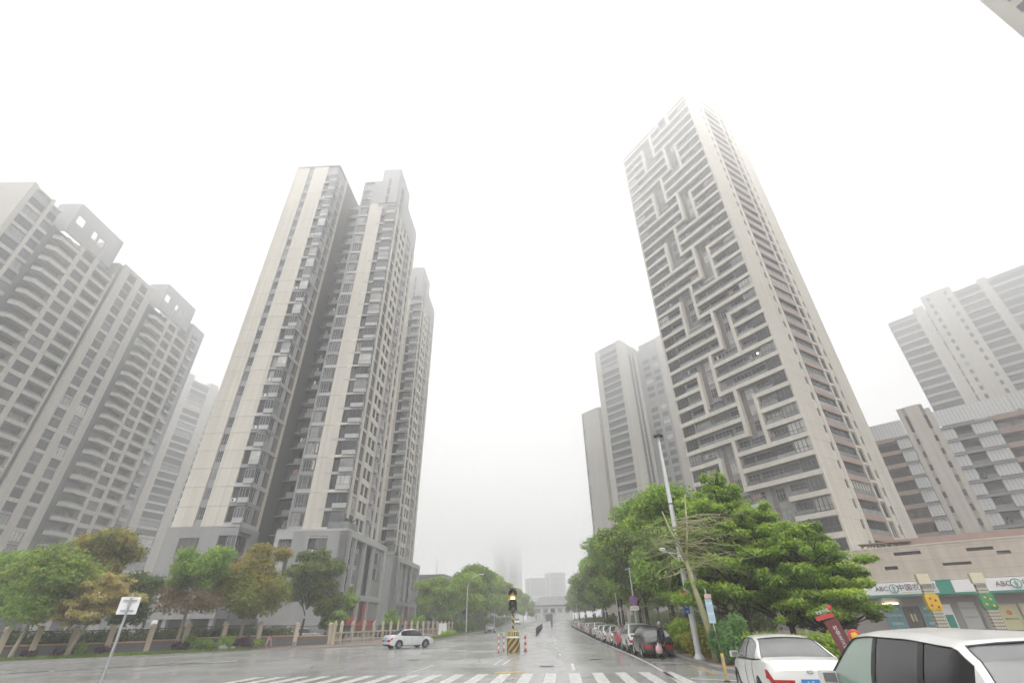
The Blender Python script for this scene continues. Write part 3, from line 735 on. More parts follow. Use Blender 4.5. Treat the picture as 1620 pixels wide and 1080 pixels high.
window_block(lx, ly, al, 'grey and beige tower with stacked balconies, behind the right hand row of trees', 100.0, wl, 16,
    [(0, 2.4, 'wall', 99.6), (2.4, wl - 1.4, 'balc', 99.8), (wl - 1.4, wl, 'wall', 100)], darkm=GREYW, extra=t2side)
window_block(30.0, 190.0, D2R(-52), 'plain beige slab tower, lowest and leftmost of the towers right of the street', 80.0, 10, 14, [(0, 1.2, 'win', 80), (1.2, 10.2, 'wall', 80)])
# far right: tower in the fog behind the screened offices
fa = D2R(-51); fo = (207 * math.sin(D2R(51)), 207 * math.cos(D2R(51)))
ox, oy = fo[0] - 24.3 * math.cos(fa), fo[1] - 24.3 * math.sin(fa)
window_block(ox, oy, fa, 'pale tower fading into fog behind the office block, at the right edge', 100.0, 48, 18,
    [(0, 8.6, 'balc', 98.6), (8.6, 11.8, 'wall', 100.4), (11.8, 12.3, 'win', 98), (12.3, 16.2, 'slit', 103.8), (16.2, 17.4, 'wall', 103.8), (17.4, 21.2, 'slit', 103.8), (21.2, 28.0, 'balc', 101), (28.0, 30.4, 'wall', 102), (30.4, 46, 'win', 101)], darkm=GREYW)
ux, uy = E_(65.4, 76)
window_block(ux, uy, D2R(-72), 'slice of a tall pale tower at the top right corner', 120.0, 20, 18,
    [(0, 1.6, 'wall', 120), (1.6, 2.5, 'slit', 120), (2.5, 4.0, 'win', 120), (4.0, 7.0, 'balc', 120), (7.0, 8.5, 'wall', 120), (8.5, 14, 'win', 120), (14, 20, 'wall', 120)])
# fog-bound tower at the end of the street and low blocks round it
fx, fy = E_(-2.5, 700)
window_block(fx, fy, D2R(1), 'faint grey tower dissolving in fog at the end of the street', 131.0, 39, 20, [(0, 6, 'wall', 131), (6, 17, 'balc', 131), (17, 22, 'wall', 131), (22, 33, 'balc', 131), (33, 39, 'wall', 131)], wallm=PALEG, darkm=PALEG, z0=6)
for (a, d, h, w, lab) in ((1.0, 760, 58, 32, 'hazy low block left of the street end, next to the faint tower'), (3.2, 750, 64, 30, 'hazy apartment block above the street end, second from the faint tower')):
    x, y = E_(a, d); window_block(x, y, D2R(-2), lab, h, w, 14, [(0, 2, 'wall', h), (2, 6, 'balc', h - 1), (6, 8.5, 'wall', h + 2), (8.5, w - 2, 'balc', h), (w - 2, w, 'wall', h)], wallm=PALEG, darkm=PALEG, z0=5)
x, y = E_(-36.6, 232)
window_block(x - 6, y - 18, D2R(70), 'pale tower almost lost in fog between the long blocks and the corner tower', 97.0, 30, 18, [(0, 8, 'balc', 96), (8, 12, 'wall', 97), (12, 20, 'win', 95), (20, 24, 'wall', 97), (24, 30, 'balc', 95)])

# ------------------------------------------------------------------ offices with pale screens, behind the bank
def screened_offices():
    a = D2R(-45); H = 40.0
    R = thing('office_block', 'grey office block with pale corrugated screens and slim beige stair tower', 'office block', (65.76, 122.33, 0), a)
    F = Face(R, 0, 0, 0); mb = MB()
    mb.box(18, 32.3, 1.6, 20, -1, 37, GREYW); mb.box(38, 62, 1.6, 20, -1, 37, GREYW); mb.box(32.8, 37.4, .4, 4, -1, 41.0, DARKW)
    for s0, s1, h in ((32.3, 33.2, 42.4), (33.8, 36.4, 42.5), (37.0, 38.0, 41.2)): F.solid(mb, s0, s1, -1, h, -.6, .6, BEIGE)
    F.solid(mb, 33.2, 33.8, 40.5, 42.4, -.5, .6, MIDG); F.solid(mb, 36.4, 37.0, 39.9, 42.4, -.5, .6, MIDG)
    mb.build('wall', R)
    def corr(w, h):
        def mk():
            q = MB(); n = max(1, round(w / .62)); p = w / n
            for i in range(n): q.box(i * p + .03, (i + 1) * p - .03, 0, .06, 0, h, SCREEN)
            q.box(0, w, .05, .1, 0, h, MIDG); return q.mesh('screen')
        return cached(('corr', round(w, 2), round(h, 2)), mk)
    for s0 in range(18, 62, 1):
        if 32 <= s0 < 38: continue
    F.put('screen', corr(10.2, 3.5), 22, 36.5, -.5); F.put('screen', corr(12.0, 3.4), 38, 36.7, -.5); F.put('screen', corr(11.0, 3.4), 50.2, 36.9, -.5)
    z = 36.3; k = 0
    while z > 10:
        lo = z - 2.86
        for s in (33.25, 36.45):
            window(F, s, lo + .6, .5, 1.2, 1, y=-.1, panes=[PANED]); F.box('spandrel', s - .04, s + .58, lo + 1.85, lo + 2.86 + .55, .0, .4, BEIGE2)
        # main wing
        F.box('ledge', 38.0, 46.3, z - .42, z - .05, -.9, 1.6, MIDG)
        F.put('screen', corr(2.0, 2.2), 38.0, lo + .2, -.55); F.put('screen', corr(3.5, 2.2), 42.8, lo + .2, -.55)
        window(F, 40.1, lo + .1, 2.6, 2.2, 3, y=1.5, panes=[PANED]); F.put('railing', rail_mesh(2.7, .9, RAILG), 40.05, lo + .0, -.3)
        F.box('parapet', 46.4, 62, z - .75, z + .25, -.7, 1.6, TERRA); window(F, 46.5, lo + .3, 14, 1.75, 12, y=1.5, panes=[PANED, PANE])
        # left wing
        F.box('parapet', 20, 29.8, z - .7, z + .15, -.6, 1.6, TERRA); window(F, 22, lo + .3, 7.7, 1.8, 7, y=1.5, panes=[PANED, PANE])
        F.put('screen', corr(2.3, 2.3), 29.9, lo + .2, -.55); F.box('ledge', 29.8, 32.3, z - .4, z - .05, -.8, 1.6, MIDG)
        if k in (3, 6): F.put('balcony_plant', plant_mesh(8 + k, 1.5, LEAFP), 40.7, lo, .2)
        z -= 2.86; k += 1
    return R
screened_offices()

# ------------------------------------------------------------------ bank with its podium
BANKW = mat('bank_stone', (0.50, 0.445, 0.38), 0.75, 0.1, 0.4, streak=0.2); GREEN = mat('bank_green', (0.02, 0.25, 0.19), 0.4, 0.06, 1.0); SIGNW = mat('sign_white', (0.74, 0.75, 0.77), 0.35, 0.03, 1.0); INK = mat('sign_ink', (0.05, 0.045, 0.045), 0.5, 0.05, 3.0)
SHOPW = mat('shopfront_stone', (0.27, 0.265, 0.26), 0.5, 0.1, 0.8); POSTER_T = mat('poster_teal', (0.10, 0.27, 0.29), 0.35, 0.35, 1.6); POSTER_G = mat('poster_grey', (0.42, 0.44, 0.44), 0.35, 0.08, 1.5)
POSTER_Y = mat('poster_yellow', (0.52, 0.50, 0.30), 0.35, 0.08, 1.0); INDOOR = mat('shop_interior', (0.10, 0.10, 0.09), 0.5, 0.5, 0.8); ORANGE = mat('sign_orange', (0.55, 0.22, 0.10), 0.5)
def text(name, body, size, m, parent, M, ext=0.02, align='CENTER', spacing=1.0):
    """Lettering turned into a mesh of its own."""
    c = bpy.data.curves.new(name, 'FONT'); c.body = body; c.size = size; c.extrude = ext; c.align_x = align; c.align_y = 'CENTER'; c.space_character = spacing; c.resolution_u = 2
    t = bpy.data.objects.new(name + '_tmp', c); COL.objects.link(t)
    me = bpy.data.meshes.new_from_object(t, depsgraph=bpy.context.evaluated_depsgraph_get()); bpy.data.objects.remove(t); bpy.data.curves.remove(c)
    me.materials.clear(); me.materials.append(m)
    o = bpy.data.objects.new(name, me); COL.objects.link(o); o.parent = parent; o.matrix_local = M; return o
UP = Matrix.Rotation(D2R(90), 4, 'X')
def on(F, s, z, y): return F.M() @ Matrix.Translation((s, y, z)) @ UP
def bank():
    R = thing('bank_building', 'low beige podium with a white and green bank sign over grey shopfronts', 'bank', (30.317, 67.245, 0.14), D2R(-40))
    F = Face(R, 0, 0, 0); mb = MB(); L_ = 46.0
    mb.box(8, L_, .9, 24, -1, 8.2, SHOPW)
    holes = [(14.75, 15.95, 6.1, 6.45), (16.05, 18.5, 7.45, 7.8), (19.85, 22.2, 6.17, 6.45), (22.25, 24.4, 7.36, 7.68), (24.45, 25.5, 6.9, 7.2), (27.0, 29.2, 6.3, 6.6)]
    # stone upper wall in courses, vents cut through
    zs = [5.0, 6.0, 7.0, 8.3]
    holed(mb, F, 8, L_, 4.9, 8.3, -.25, .9, BANKW, [(a, b, c, d) for a, b, c, d in [(14.75, 15.95, 6.1, 6.45), (16.05, 18.5, 7.45, 7.8), (19.85, 22.2, 6.17, 6.45), (22.25, 24.4, 7.36, 7.68), (24.45, 25.5, 6.9, 7.2), (27.0, 29.2, 6.3, 6.6)]])
    mb.box(8, L_, -.3, 24, 8.3, 8.42, BEIGE2); mb.build('wall', R)
    for z in (5.7, 6.85, 7.95): F.box('stone_joint', 8, L_, z, z + .02, -.256, -.2, MIDG)
    for a, b, c, d in holes:
        w = b - a; F.put('vent_window', win_mesh(w, d - c, max(2, int(w / .6)), 0, FRAME, .035), a, c, -.1); F.box('pane', a + .02, b - .02, c + .02, d - .02, .1, .13, PANED)
    # terracotta canopy beam behind the parapet
    F.box('canopy_beam', 16.5, L_, 8.46, 9.2, 1.2, 2.0, TERRA)
    F.box('canopy_slab', 13.0, 18.0, 8.9, 9.0, .4, 2.6, TERRA)
    for i in range(7): F.box('canopy_slat', 13.2 + i * .6, 13.28 + i * .6, 8.5, 8.88, .5, 2.4, TERRA)
    # fascia sign
    F.box('sign_board', 8, 18.62, 3.72, 4.85, -.55, -.28, SIGNW); F.box('sign_board', 18.62, 19.85, 3.56, 4.86, -.62, -.28, GREEN); F.box('sign_board', 19.87, L_, 3.72, 4.85, -.55, -.28, SIGNW)
    F.box('sign_trim', 8, 18.6, 3.52, 3.70, -.58, -.28, GREEN); F.box('sign_trim', 19.87, L_, 3.52, 3.70, -.58, -.28, GREEN)
    def emblem(s):
        q = MB(); q.lathe([(.42, 0), (.42, .05), (.33, .05), (.33, 0)], GREEN, 24); 
        q.lathe([(.34, .05), (.34, .056)], SIGNW, 24)
        for zz in (-.16, -.03, .1): q.box(-.17, .17, zz, zz + .05, .05, .07, GREEN)
        q.box(-.035, .035, -.26, .28, .05, .072, GREEN); q.box(-.12, .12, -.27, -.22, .05, .07, GREEN)
        e = q.build('emblem', R); e.matrix_local = on(F, s, 4.27, -.6)
    emblem(14.85); emblem(24.67)
    text('lettering', 'ABC', .62, INK, R, on(F, 13.75, 4.27, -.57)); text('lettering', '中国农业银行', .66, INK, R, on(F, 17.15, 4.30, -.57)); F.box('sign_rule', 15.4, 18.5, 3.86, 3.89, -.57, -.54, ORANGE)
    text('lettering', 'ABC', .62, INK, R, on(F, 23.75, 4.27, -.57)); text('lettering', '中国农业银行', .66, INK, R, on(F, 27.1, 4.30, -.57)); F.box('sign_rule', 25.2, 29, 3.86, 3.89, -.57, -.54, ORANGE)
    # shopfronts
    for s0, s1, m in ((13.1, 14.75, POSTER_T), (16.35, 17.9, POSTER_T)):
        F.box('shop_window', s0, s1, .2, 2.8, .78, .88, m); F.put('window_frame', win_mesh(s1 - s0, 2.6, 2, .6, FRAMEW, .05), s0, .2, .72)
        for zz, n in ((2.35, '金融服务'), (1.75, '二十四小时'), (1.0, '自助银行')): text('lettering', n, .26, SIGNW, R, on(F, (s0 + s1) / 2, zz, .775))
    F.box('doorway', 14.8, 16.3, .05, 2.6, .84, .89, INDOOR)
    for s in (14.85, 15.55):
        F.put('door', win_mesh(.68, 2.4, 1, .12, FRAME, .07), s, .1, .7)
    F.box('door_notice', 15.3, 15.75, 1.2, 1.9, .68, .7, POSTER_Y)
    F.box('lit_strip', 13.2, 14.6, 2.86, 2.93, .7, .88, LIT)
    F.box('poster', 18.1, 18.95, .5, 2.7, .74, .88, SIGNW); F.box('poster_print', 18.2, 18.85, .6, 1.75, .72, .738, GREEN)
    F.box('notice_board', 19.6, 20.9, .5, 2.85, .74, .88, POSTER_G)
    for zz in (2.3, 1.5): text('lettering', '农业银行公告', .18, INK, R, on(F, 20.25, zz, .73), .004)
    F.box('shop_pier', 21.2, 22.2, -.5, 3.5, .5, .88, SHOPW)
    for s0 in (22.4, 24.1, 25.8, 27.5):
        F.box('poster', s0, s0 + 1.6, .4, 2.6, .74, .88, POSTER_Y); F.put('window_frame', win_mesh(1.64, 2.3, 1, 0, FRAMEW, .05), s0 - .02, .35, .68)
        q = MB().lathe([(.22, 0), (.22, .02)], ORANGE, 14).build('poster_mark', R); q.matrix_local = on(F, s0 + .8, 1.85, .735)
        text('lettering', '便民利民惠民', .17, INK, R, on(F, s0 + .8, 1.3, .73), .004)
    F.box('soffit', 8, L_, 3.4, 3.5, -.3, .9, SHOPW)
bank()

# ------------------------------------------------------------------ low buildings at the street's far end
def low_left():
    x, y = E_(-15.2, 152)
    R = thing('school_building', 'low grey building with white roof letters behind the trees on the left', 'building', (x, y, .6), D2R(-8))
    F = Face(R, 0, 0, 0); mb = MB(); mb.box(0, 26, 0, 18, -1, 9.0, MIDG); mb.box(-.3, 26.3, -.3, 18, 9.0, 12.2, PALEG); mb.box(9, 20, -.5, 17, 12.2, 13.2, MIDG); mb.build('wall', R)
    for k in range(2):
        for i in range(7): onewin(F, 1.2 + i * 3.5, 1.5 + k * 3.6, 2.6, 2.0, 3, y=-.02, panes=[PANED, PANE])
    text('roof_letters', '学校大门', 2.0, WHITEP, R, on(F, 7.5, 13.4, -.2), .1)
    mb = MB(); mb.tube([(17, 2, 13), (17, 2, 17)], .08, GALV); mb.build('mast', R)
low_left()
def end_house():
    x, y = E_(1.9, 236)
    R = thing('gatehouse', 'white two storey building with a pitched grey roof closing the end of the street', 'building', (x, y, 2.3), D2R(-4))
    F = Face(R, 0, 0, 0); mb = MB(); mb.box(0, 17, 0, 10, -1, 5.6, WHITEP); mb.box(-.3, 17.3, -.4, 10.4, 5.6, 6.1, PALEG); mb.build('wall', R)
    mb = MB(); mb.poly([(-.8, -1, 6.1), (17.8, -1, 6.1), (15, 5, 9.6), (3, 5, 9.6)], ROOFM); mb.poly([(17.8, -1, 6.1), (17.8, 11, 6.1), (15, 5, 9.6)], ROOFM); mb.poly([(-.8, 11, 6.1), (-.8, -1, 6.1), (3, 5, 9.6)], ROOFM); mb.poly([(17.8, 11, 6.1), (-.8, 11, 6.1), (3, 5, 9.6), (15, 5, 9.6)], ROOFM); mb.build('roof', R)
    for i in range(5):
        onewin(F, .9 + i * 3.2, 3.2, 1.9, 1.6, 2, y=-.02, panes=[PANED]); 
    F.box('door', 5.0, 8.0, 0, 2.6, -.06, .1, DARKW); F.box('canopy', 3.6, 9.4, 2.8, 3.0, -1.6, 0, PALEG)
    for s in (3.8, 9.0): F.box('post', s, s + .25, -.3, 2.8, -1.5, -1.25, WHITEP)
end_house()
def roof_sign():
    C = Vector((47.1, 70.2)); Lc = Vector((34.6, 90.55)); a = math.atan2(C.y - Lc.y, C.x - Lc.x)
    R = thing('rooftop_sign', 'pale rooftop characters standing along the front edge of the very tall tower', 'rooftop sign', (Lc.x, Lc.y, 125.8), a)
    mb = MB()
    for i in range(9): mb.box(4 + i * 2.1, 4.12 + i * 2.1, 1.2, 1.32, 0, 4.4, GALV)
    for z in (.6, 2.3, 4.2): mb.box(3.8, 21.2, 1.1, 1.2, z, z + .12, GALV)
    mb.build('sign_frame', R)
    for i, ch in enumerate('合正汇一'):
        text('character', ch, 4.6, WHITEP, R, Matrix.Translation((6 + i * 4.4, .9, 2.3)) @ UP, .12)
roof_sign()
# ------------------------------------------------------------------ road markings
RD = (0.085, 0.996)
def stripe(x, y, l, w, m=None, name='road_marking', d=RD):
    nx, ny = d[1], -d[0]; h = w / 2
    return decal(name, [(x - nx * h, y - ny * h), (x + nx * h, y + ny * h), (x + d[0] * l + nx * h, y + d[1] * l + ny * h), (x + d[0] * l - nx * h, y + d[1] * l - ny * h)], m or PAINT)
for i in range(19):
    x = -10.9 + i * 0.95; stripe(x - 0.5, 18.2, 5.7 - .035 * i, 0.44)
stripe(-4.75, 24.2, 4.6, 0.13); stripe(2.45, 24.5, 4.0, .15); stripe(-1.2, 28.4, 3.8, .12); stripe(-.75, 28.4, 3.8, .12)
for i in range(5): stripe(2.75 + i * .5, 35.5 + i * 9, 1.2 if i < 2 else 3.0, .12, d=(.06, .998))
decal('road_marking', [(-1.1, 23.9), (0.25, 23.9), (0.35, 24.5), (-.9, 24.5)], PAINTY)
L_ = [(5.0, 16.0), (5.9, 22.2), (6.55, 28.0), (7.05, 34), (7.75, 44), (9.0, 64), (11.4, 100), (14.0, 140)]
mb = MB()
for (a, b), (c, d) in zip(L_[:-1], L_[1:]): mb.poly([(a - .07, b, gz(b) + .006), (a + .07, b, gz(b) + .006), (c + .07, d, gz(d) + .006), (c - .07, d, gz(d) + .006)], PAINT)
tag(mb.build('road_marking'), kind='structure')
for y in (27.2, 28.1): decal('road_marking', [(6.75, y), (8.1, y), (8.15, y + .28), (6.8, y + .28)], PAINT)
decal('road_marking', [(7.6, 21.9), (7.74, 21.9), (8.12, 26.3), (7.98, 26.3)], PAINTY)
decal('road_marking', [(6.2, 20.4), (7.6, 19.4), (7.7, 19.6), (6.3, 20.65)], PAINT)
decal('road_marking', [(-9.5, 49.3), (-5.5, 52.6), (-5.6, 52.75), (-9.6, 49.45)], PAINT); decal('road_marking', [(-16, 44.5), (-12.3, 47.3), (-12.4, 47.45), (-16.1, 44.65)], PAINT)
for i in range(9):      # faded crossing over the side street
    x0, y0 = -20.5 - i * 1.35, 33.2 - i * 1.2; decal('road_marking', [(x0, y0), (x0 + .32, y0 - .36), (x0 + 2.8, y0 + 2.0), (x0 + 2.5, y0 + 2.4)], PAINT)
# oil and water stains, manhole covers
IRON = mat('cast_iron', (0.06, 0.058, 0.055), 0.5, 0.2, 8.0, metal=0.3)
for x, y in ((1.4, 27.0), (-6.2, 33.5), (4.4, 31.2)):
    mb = MB(); mb.lathe([(.36, 0), (.36, .008)], IRON, 20); o = mb.build('manhole_cover', loc=(x, y, gz(y) + .004)); tag(o, {1.4: 'iron manhole cover just beyond the middle of the crossing', -6.2: 'iron manhole cover on the left half of the junction', 4.4: 'iron manhole cover near the right lane line'}[x], 'manhole cover', 'manhole covers in the road')

# ------------------------------------------------------------------ traffic signal on its striped island
def stripes_mat(name, c1, c2, expr):
    """Flat printed two-colour stripes: expr picks the coordinate ('diag' over the face, 'vert' round the drum, 'band' up a post)."""
    m = bpy.data.materials.new(name); m.use_nodes = True; L = m.node_tree.links; b = m.node_tree.nodes['Principled BSDF']; setin(b, 'Roughness', .5)
    tc = N(m, 'ShaderNodeTexCoord'); sp = N(m, 'ShaderNodeSeparateXYZ'); L.new(tc.outputs['Object'], sp.inputs[0])
    def ma(op, a, b_=None, c=None):
        q = N(m, 'ShaderNodeMath'); q.operation = op
        for i, v in enumerate((a, b_, c)):
            if v is None: continue
            if isinstance(v, (int, float)): q.inputs[i].default_value = v
            else: L.new(v, q.inputs[i])
        return q.outputs[0]
    at = ma('ARCTAN2', sp.outputs[1], sp.outputs[0])
    if expr == 'diag': v = ma('ADD', ma('MULTIPLY', at, 1.05), ma('MULTIPLY', sp.outputs[2], -2.2))
    elif expr == 'vert': v = ma('MULTIPLY', at, 2.4)
    elif expr == 'helix': v = ma('ADD', ma('MULTIPLY', at, .16), ma('MULTIPLY', sp.outputs[2], 2.6))
    else: v = ma('MULTIPLY', sp.outputs[2], 2.6)
    st = ma('GREATER_THAN', ma('FRACT', v), .5)
    no = N(m, 'ShaderNodeTexNoise'); no.inputs['Scale'].default_value = 14; no.inputs['Detail'].default_value = 6
    mx = N(m, 'ShaderNodeMix'); mx.data_type = 'RGBA'; mx.inputs[6].default_value = (*c1, 1); mx.inputs[7].default_value = (*c2, 1); L.new(st, mx.inputs[0])
    mr = N(m, 'ShaderNodeMapRange'); mr.inputs[3].default_value = .7; mr.inputs[4].default_value = 1.2; L.new(no.outputs['Fac'], mr.inputs[0])
    vm = N(m, 'ShaderNodeVectorMath'); vm.operation = 'SCALE'; L.new(mx.outputs[2], vm.inputs[0]); L.new(mr.outputs[0], vm.inputs['Scale']); L.new(vm.outputs[0], b.inputs['Base Color'])
    return m
YB_D = stripes_mat('hazard_diagonal', (0.42, 0.29, 0.07), (0.035, 0.033, 0.03), 'diag'); YB_V = stripes_mat('hazard_upright', (0.58, 0.46, 0.05), (0.03, 0.03, 0.03), 'vert'); YB_H = stripes_mat('hazard_pole', (0.52, 0.44, 0.10), (0.03, 0.03, 0.03), 'helix')
RW_B = stripes_mat('red_white_post', (0.50, 0.05, 0.06), (0.68, 0.66, 0.66), 'band')
SIGH = mat('signal_housing', (0.045, 0.043, 0.04), 0.5, 0.1, 4.0); AMBER = emit('amber_lens', (1.0, 0.62, 0.18), 5.0); LENS = mat('dark_lens', (0.10, 0.085, 0.075), 0.2, 0.1, 4.0)
def signal():
    R = thing('traffic_signal', 'four lens traffic signal with glowing amber light on a yellow and black drum', 'traffic signal', (-.28, 40.2, 0), D2R(1))
    q = MB(); q.lathe([(.46, 0), (.48, .03), (.47, .82), (.45, .86)], YB_D, 24); q.build('drum', R)
    q = MB(); q.lathe([(.46, .87), (.47, .88), (.47, .95), (.45, .97)], WHITEP, 24); q.build('drum_rim', R)
    q = MB(); q.lathe([(.43, .975), (.40, 1.26), (.10, 1.30)], YB_V, 24); q.build('drum_top', R)
    q = MB(); q.lathe([(.075, 1.29), (.075, 2.45)], YB_H, 12); q.build('pole', R)
    hs = MB(); hs.box(-.15, .15, -.06, .18, 2.52, 3.92, SIGH); hs.prism([(-.15, -.06), (.15, -.06), (.15, .18), (-.15, .18)], 2.46, 2.52, SIGH); hs.lathe([(.06, 2.4), (.2, 2.54)], SIGH, 10)
    head = hs.build('signal_head', R)
    for i, z in enumerate((3.72, 3.38, 3.04, 2.72)):
        l = MB().lathe([(.125, 0), (.115, .02), (.0, .045)], AMBER if i == 1 else LENS, 20).build('lens', R); l.matrix_local = Matrix.Translation((0, -.065, z)) @ Matrix.Rotation(D2R(90), 4, 'X')
        v = MB()
        for k in range(10):       # flared visor over each lens
            a0, a1 = math.pi * (k / 10 * 1.3 - .15), math.pi * ((k + 1) / 10 * 1.3 - .15)
            P = lambda a, r, y: (math.cos(a) * r, y, math.sin(a) * r)
            v.poly([P(a0, .15, -.06), P(a1, .15, -.06), P(a1, .33, -.3), P(a0, .33, -.3)], SIGH)
            v.poly([P(a1, .145, -.06), P(a0, .145, -.06), P(a0, .325, -.3), P(a1, .325, -.3)], SIGH)
        v.build('visor', R, (0, 0, z))
    q = MB(); q.box(-.32, .32, -.2, .25, 4.06, 4.10, SIGH); q.tube([(-.1, 0, 3.9), (-.12, 0, 4.07)], .015, SIGH); q.tube([(.1, 0, 3.9), (.12, 0, 4.07)], .015, SIGH); q.build('solar_panel', R)
signal()
def post(name, label, x, y, h, r, m, group=None, cat='bollard'):
    R = thing(name, label, cat, (x, y, gz(y)), 0, group)
    MB().lathe([(r, .02), (r, h - .03), (r * .6, h)], m, 12).build('post', R); MB().lathe([(r * 1.9, 0), (r * 1.8, .03), (r, .05)], BLACK, 12).build('base', R)
post('traffic_post', 'thin red and white post on the outer left of the signal drum', -1.36, 40.6, 1.17, .045, RW_B, 'red and white posts round the signal')
post('traffic_post', 'thin red and white post close against the left of the signal drum', -1.02, 42.2, 1.17, .045, RW_B, 'red and white posts round the signal')
post('traffic_post', 'thicker red and white post on the right of the signal drum', .62, 40.9, 1.17, .085, RW_B, 'red and white posts round the signal')
post('traffic_post', 'lone red and white post at the near end of the black median railing', 2.75, 80.0, 1.0, .07, RW_B)
post('traffic_post', 'short yellow post at the bottom left edge of the picture', -9.75, 11.35, .62, .05, PAINTY)
post('traffic_post', 'short white post in the bottom left corner of the picture', -11.0, 10.95, .66, .045, WHITEP)
post('warning_post', 'yellow and white marker post on the corner behind the white sedan', 7.1, 19.3, .8, .06, PAINTY)
def median():
    R = thing('median_railing', 'black median railing running down the middle of the street', 'railing', (2.9, 81, gz(81)), -math.atan(.063))
    for i in range(24):
        y = i * 2.5; z = gz(81 + y) - gz(81)
        q = MB(); q.box(-.04, .04, y, y + .08, z, z + 1.0, BLACK); q.box(-.12, .12, y - .08, y + .16, z, z + .08, BLACK); q.build('post', R)
        q = MB(); zz = gz(81 + y + 1.3) - gz(81); q.box(-.02, .02, y + .08, y + 2.5, zz + .82, zz + .87, BLACK); q.box(-.02, .02, y + .08, y + 2.5, zz + .2, zz + .25, BLACK)
        for k in range(14): q.box(-.01, .01, y + .2 + k * .165, y + .22 + k * .165, zz + .25, zz + .82, BLACK)
        q.build('panel', R)
    for y in (3.5, 27): MB().tube([(0, y, .5), (0, y, 2.6 + y * .02)], .05, GALV).build('mast', R)
median()

# ------------------------------------------------------------------ fences
PILLAR = mat('pillar_render', (0.56, 0.475, 0.36), 0.75, 0.12, 1.5, streak=0.25); COPING = mat('coping_tile', (0.46, 0.27, 0.15), 0.7, 0.2, 3.0); WALLT = mat('fence_wall_tile', (0.13, 0.128, 0.13), 0.6, 0.15, 1.0, streak=.15)
RAILB = mat('railing_black', (0.025, 0.026, 0.028), 0.5, 0.1, 3.0); CONC = mat('balustrade_concrete', (0.52, 0.46, 0.37), 0.8, 0.15, 1.2, streak=0.3)
def pillar_fence():
    d = Vector((.70, .714, 0)).normalized(); a = math.atan2(d.y, d.x)
    R = thing('pillar_fence', 'fence of beige pillars with dark wall, orange coping and black railings under the left trees', 'fence', (-37.5, 40.0, .2), a)
    T = [-14.2, -11.4, -8.7, -6.0, -3.2, -.29, 1.53, 3.69, 6.04, 8.78, 11.46, 14.54, 17.68, 21.3, 25.0]
    ZP = [.0] * 9 + [.08, .16, .2, .14, .06, 0]
    pm = MB(); pm.box(-.19, .19, -.19, .19, -.4, 1.62, PILLAR); pm.box(-.24, .24, -.24, .24, 1.62, 1.70, PILLAR); pm.box(-.2, .2, -.2, .2, 1.70, 1.80, PILLAR); pm.lathe([(.26, 1.80), (.22, 1.88), (.05, 1.96)], PILLAR, 4); pm = pm.mesh('pillar')
    for t, z in zip(T, ZP): link('pillar', pm, R, (t, 0, z))
    for (t0, t1, z) in zip(T[:-1], T[1:], ZP):
        w = t1 - t0 - .38
        link('base_wall', boxmesh(round(w, 2), .2, 1.05, WALLT), R, (t0 + .19, -.1, z - .4))
        n = int(w / .3)
        cm = cached(('cope', n, round(w, 2)), lambda: (lambda q: [q.box(i * w / n + .008, (i + 1) * w / n - .008, -.15, .15, 0, .1, COPING) for i in range(n)] and q.mesh('coping'))(MB()))
        link('coping', cm, R, (t0 + .19, 0, z + .655)); link('railing', bars_mesh(round(w, 2), .85, RAILB), R, (t0 + .19, 0, z + .76))
pillar_fence()
def balustrade():
    d = Vector((6.8, 34, 0)).normalized(); a = math.atan2(d.y, d.x)
    R = thing('balustrade', 'pale concrete balustrade with spike topped posts, passing behind the silver car', 'fence', (-19.3, 58.6, .18), a)
    T = [-.9, .46, 2.96, 5.68, 8.3, 10.8, 13.15, 15.5, 17.85, 20.3, 22.6, 24.9, 27.0, 29.2, 31.3, 33.3, 35.2, 37.2, 39.2]
    pm = MB(); pm.box(-.13, .13, -.13, .13, -.8, 1.75, CONC); pm.box(-.19, .19, -.19, .19, 1.75, 1.86, CONC); pm.box(-.12, .12, -.12, .12, 1.86, 2.0, CONC); pm.lathe([(.17, 2.0), (.03, 2.16)], CONC, 4); pm = pm.mesh('post')
    for i, t in enumerate(T): link('post', pm, R, (t, 0, -.004 * i))
    for t0, t1 in zip(T[:-1], T[1:]):
        w = round(t1 - t0 - .26, 2)
        link('rail', boxmesh(w, .14, .14, CONC), R, (t0 + .13, -.07, .95)); link('rail', boxmesh(w, .1, .1, CONC), R, (t0 + .13, -.05, .28)); link('baluster', boxmesh(.14, .12, .58, CONC), R, (t0 + .13 + w / 2 - .07, -.06, .375)); link('railing', bars_mesh(w, 1.1, RAILB, .2), R, (t0 + .13, .2, .5))
balustrade()
mb = MB(); mb.box(-.62, .62, -.3, .3, 0, 1.55, WHITEP); mb.box(-.66, .66, -.34, .34, 1.55, 1.6, WHITEP); mb.box(-.01, .01, -.31, -.3, .1, 1.5, MIDG)
tag(mb.build('utility_cabinet', loc=(-12.0, 87.5, .35), rot=(0, 0, D2R(-8))), 'white utility cabinet at the end of the balustrade', 'cabinet')
mb = MB(); mb.lathe([(.17, 0), (.17, .34), (.22, .36), (.22, .46), (.12, .5)], KERB, 14); tag(mb.build('stone_bollard', loc=(-21.0, 51.4, .14)), 'squat pale stone bollard on the brick pavement before the pillars', 'bollard')
for i, (x, y, s) in enumerate(((-25.4, 47.3, .5), (-24.9, 47.9, .35))):
    rr = random.Random(i); mb = MB(); mb.lathe([(.1, 0), (.5 * s * 1.6, .1), (.45 * s * 1.6, .3 * s * 2), (.1, .42 * s * 2)], KERB, 7, M=Matrix.Rotation(.4 * i, 4, 'Z')); tag(mb.build('boulder', loc=(x, y, .14)), ['larger pale boulder at the edge of the left grass verge', 'smaller pale boulder beside the larger one on the verge'][i], 'boulder')

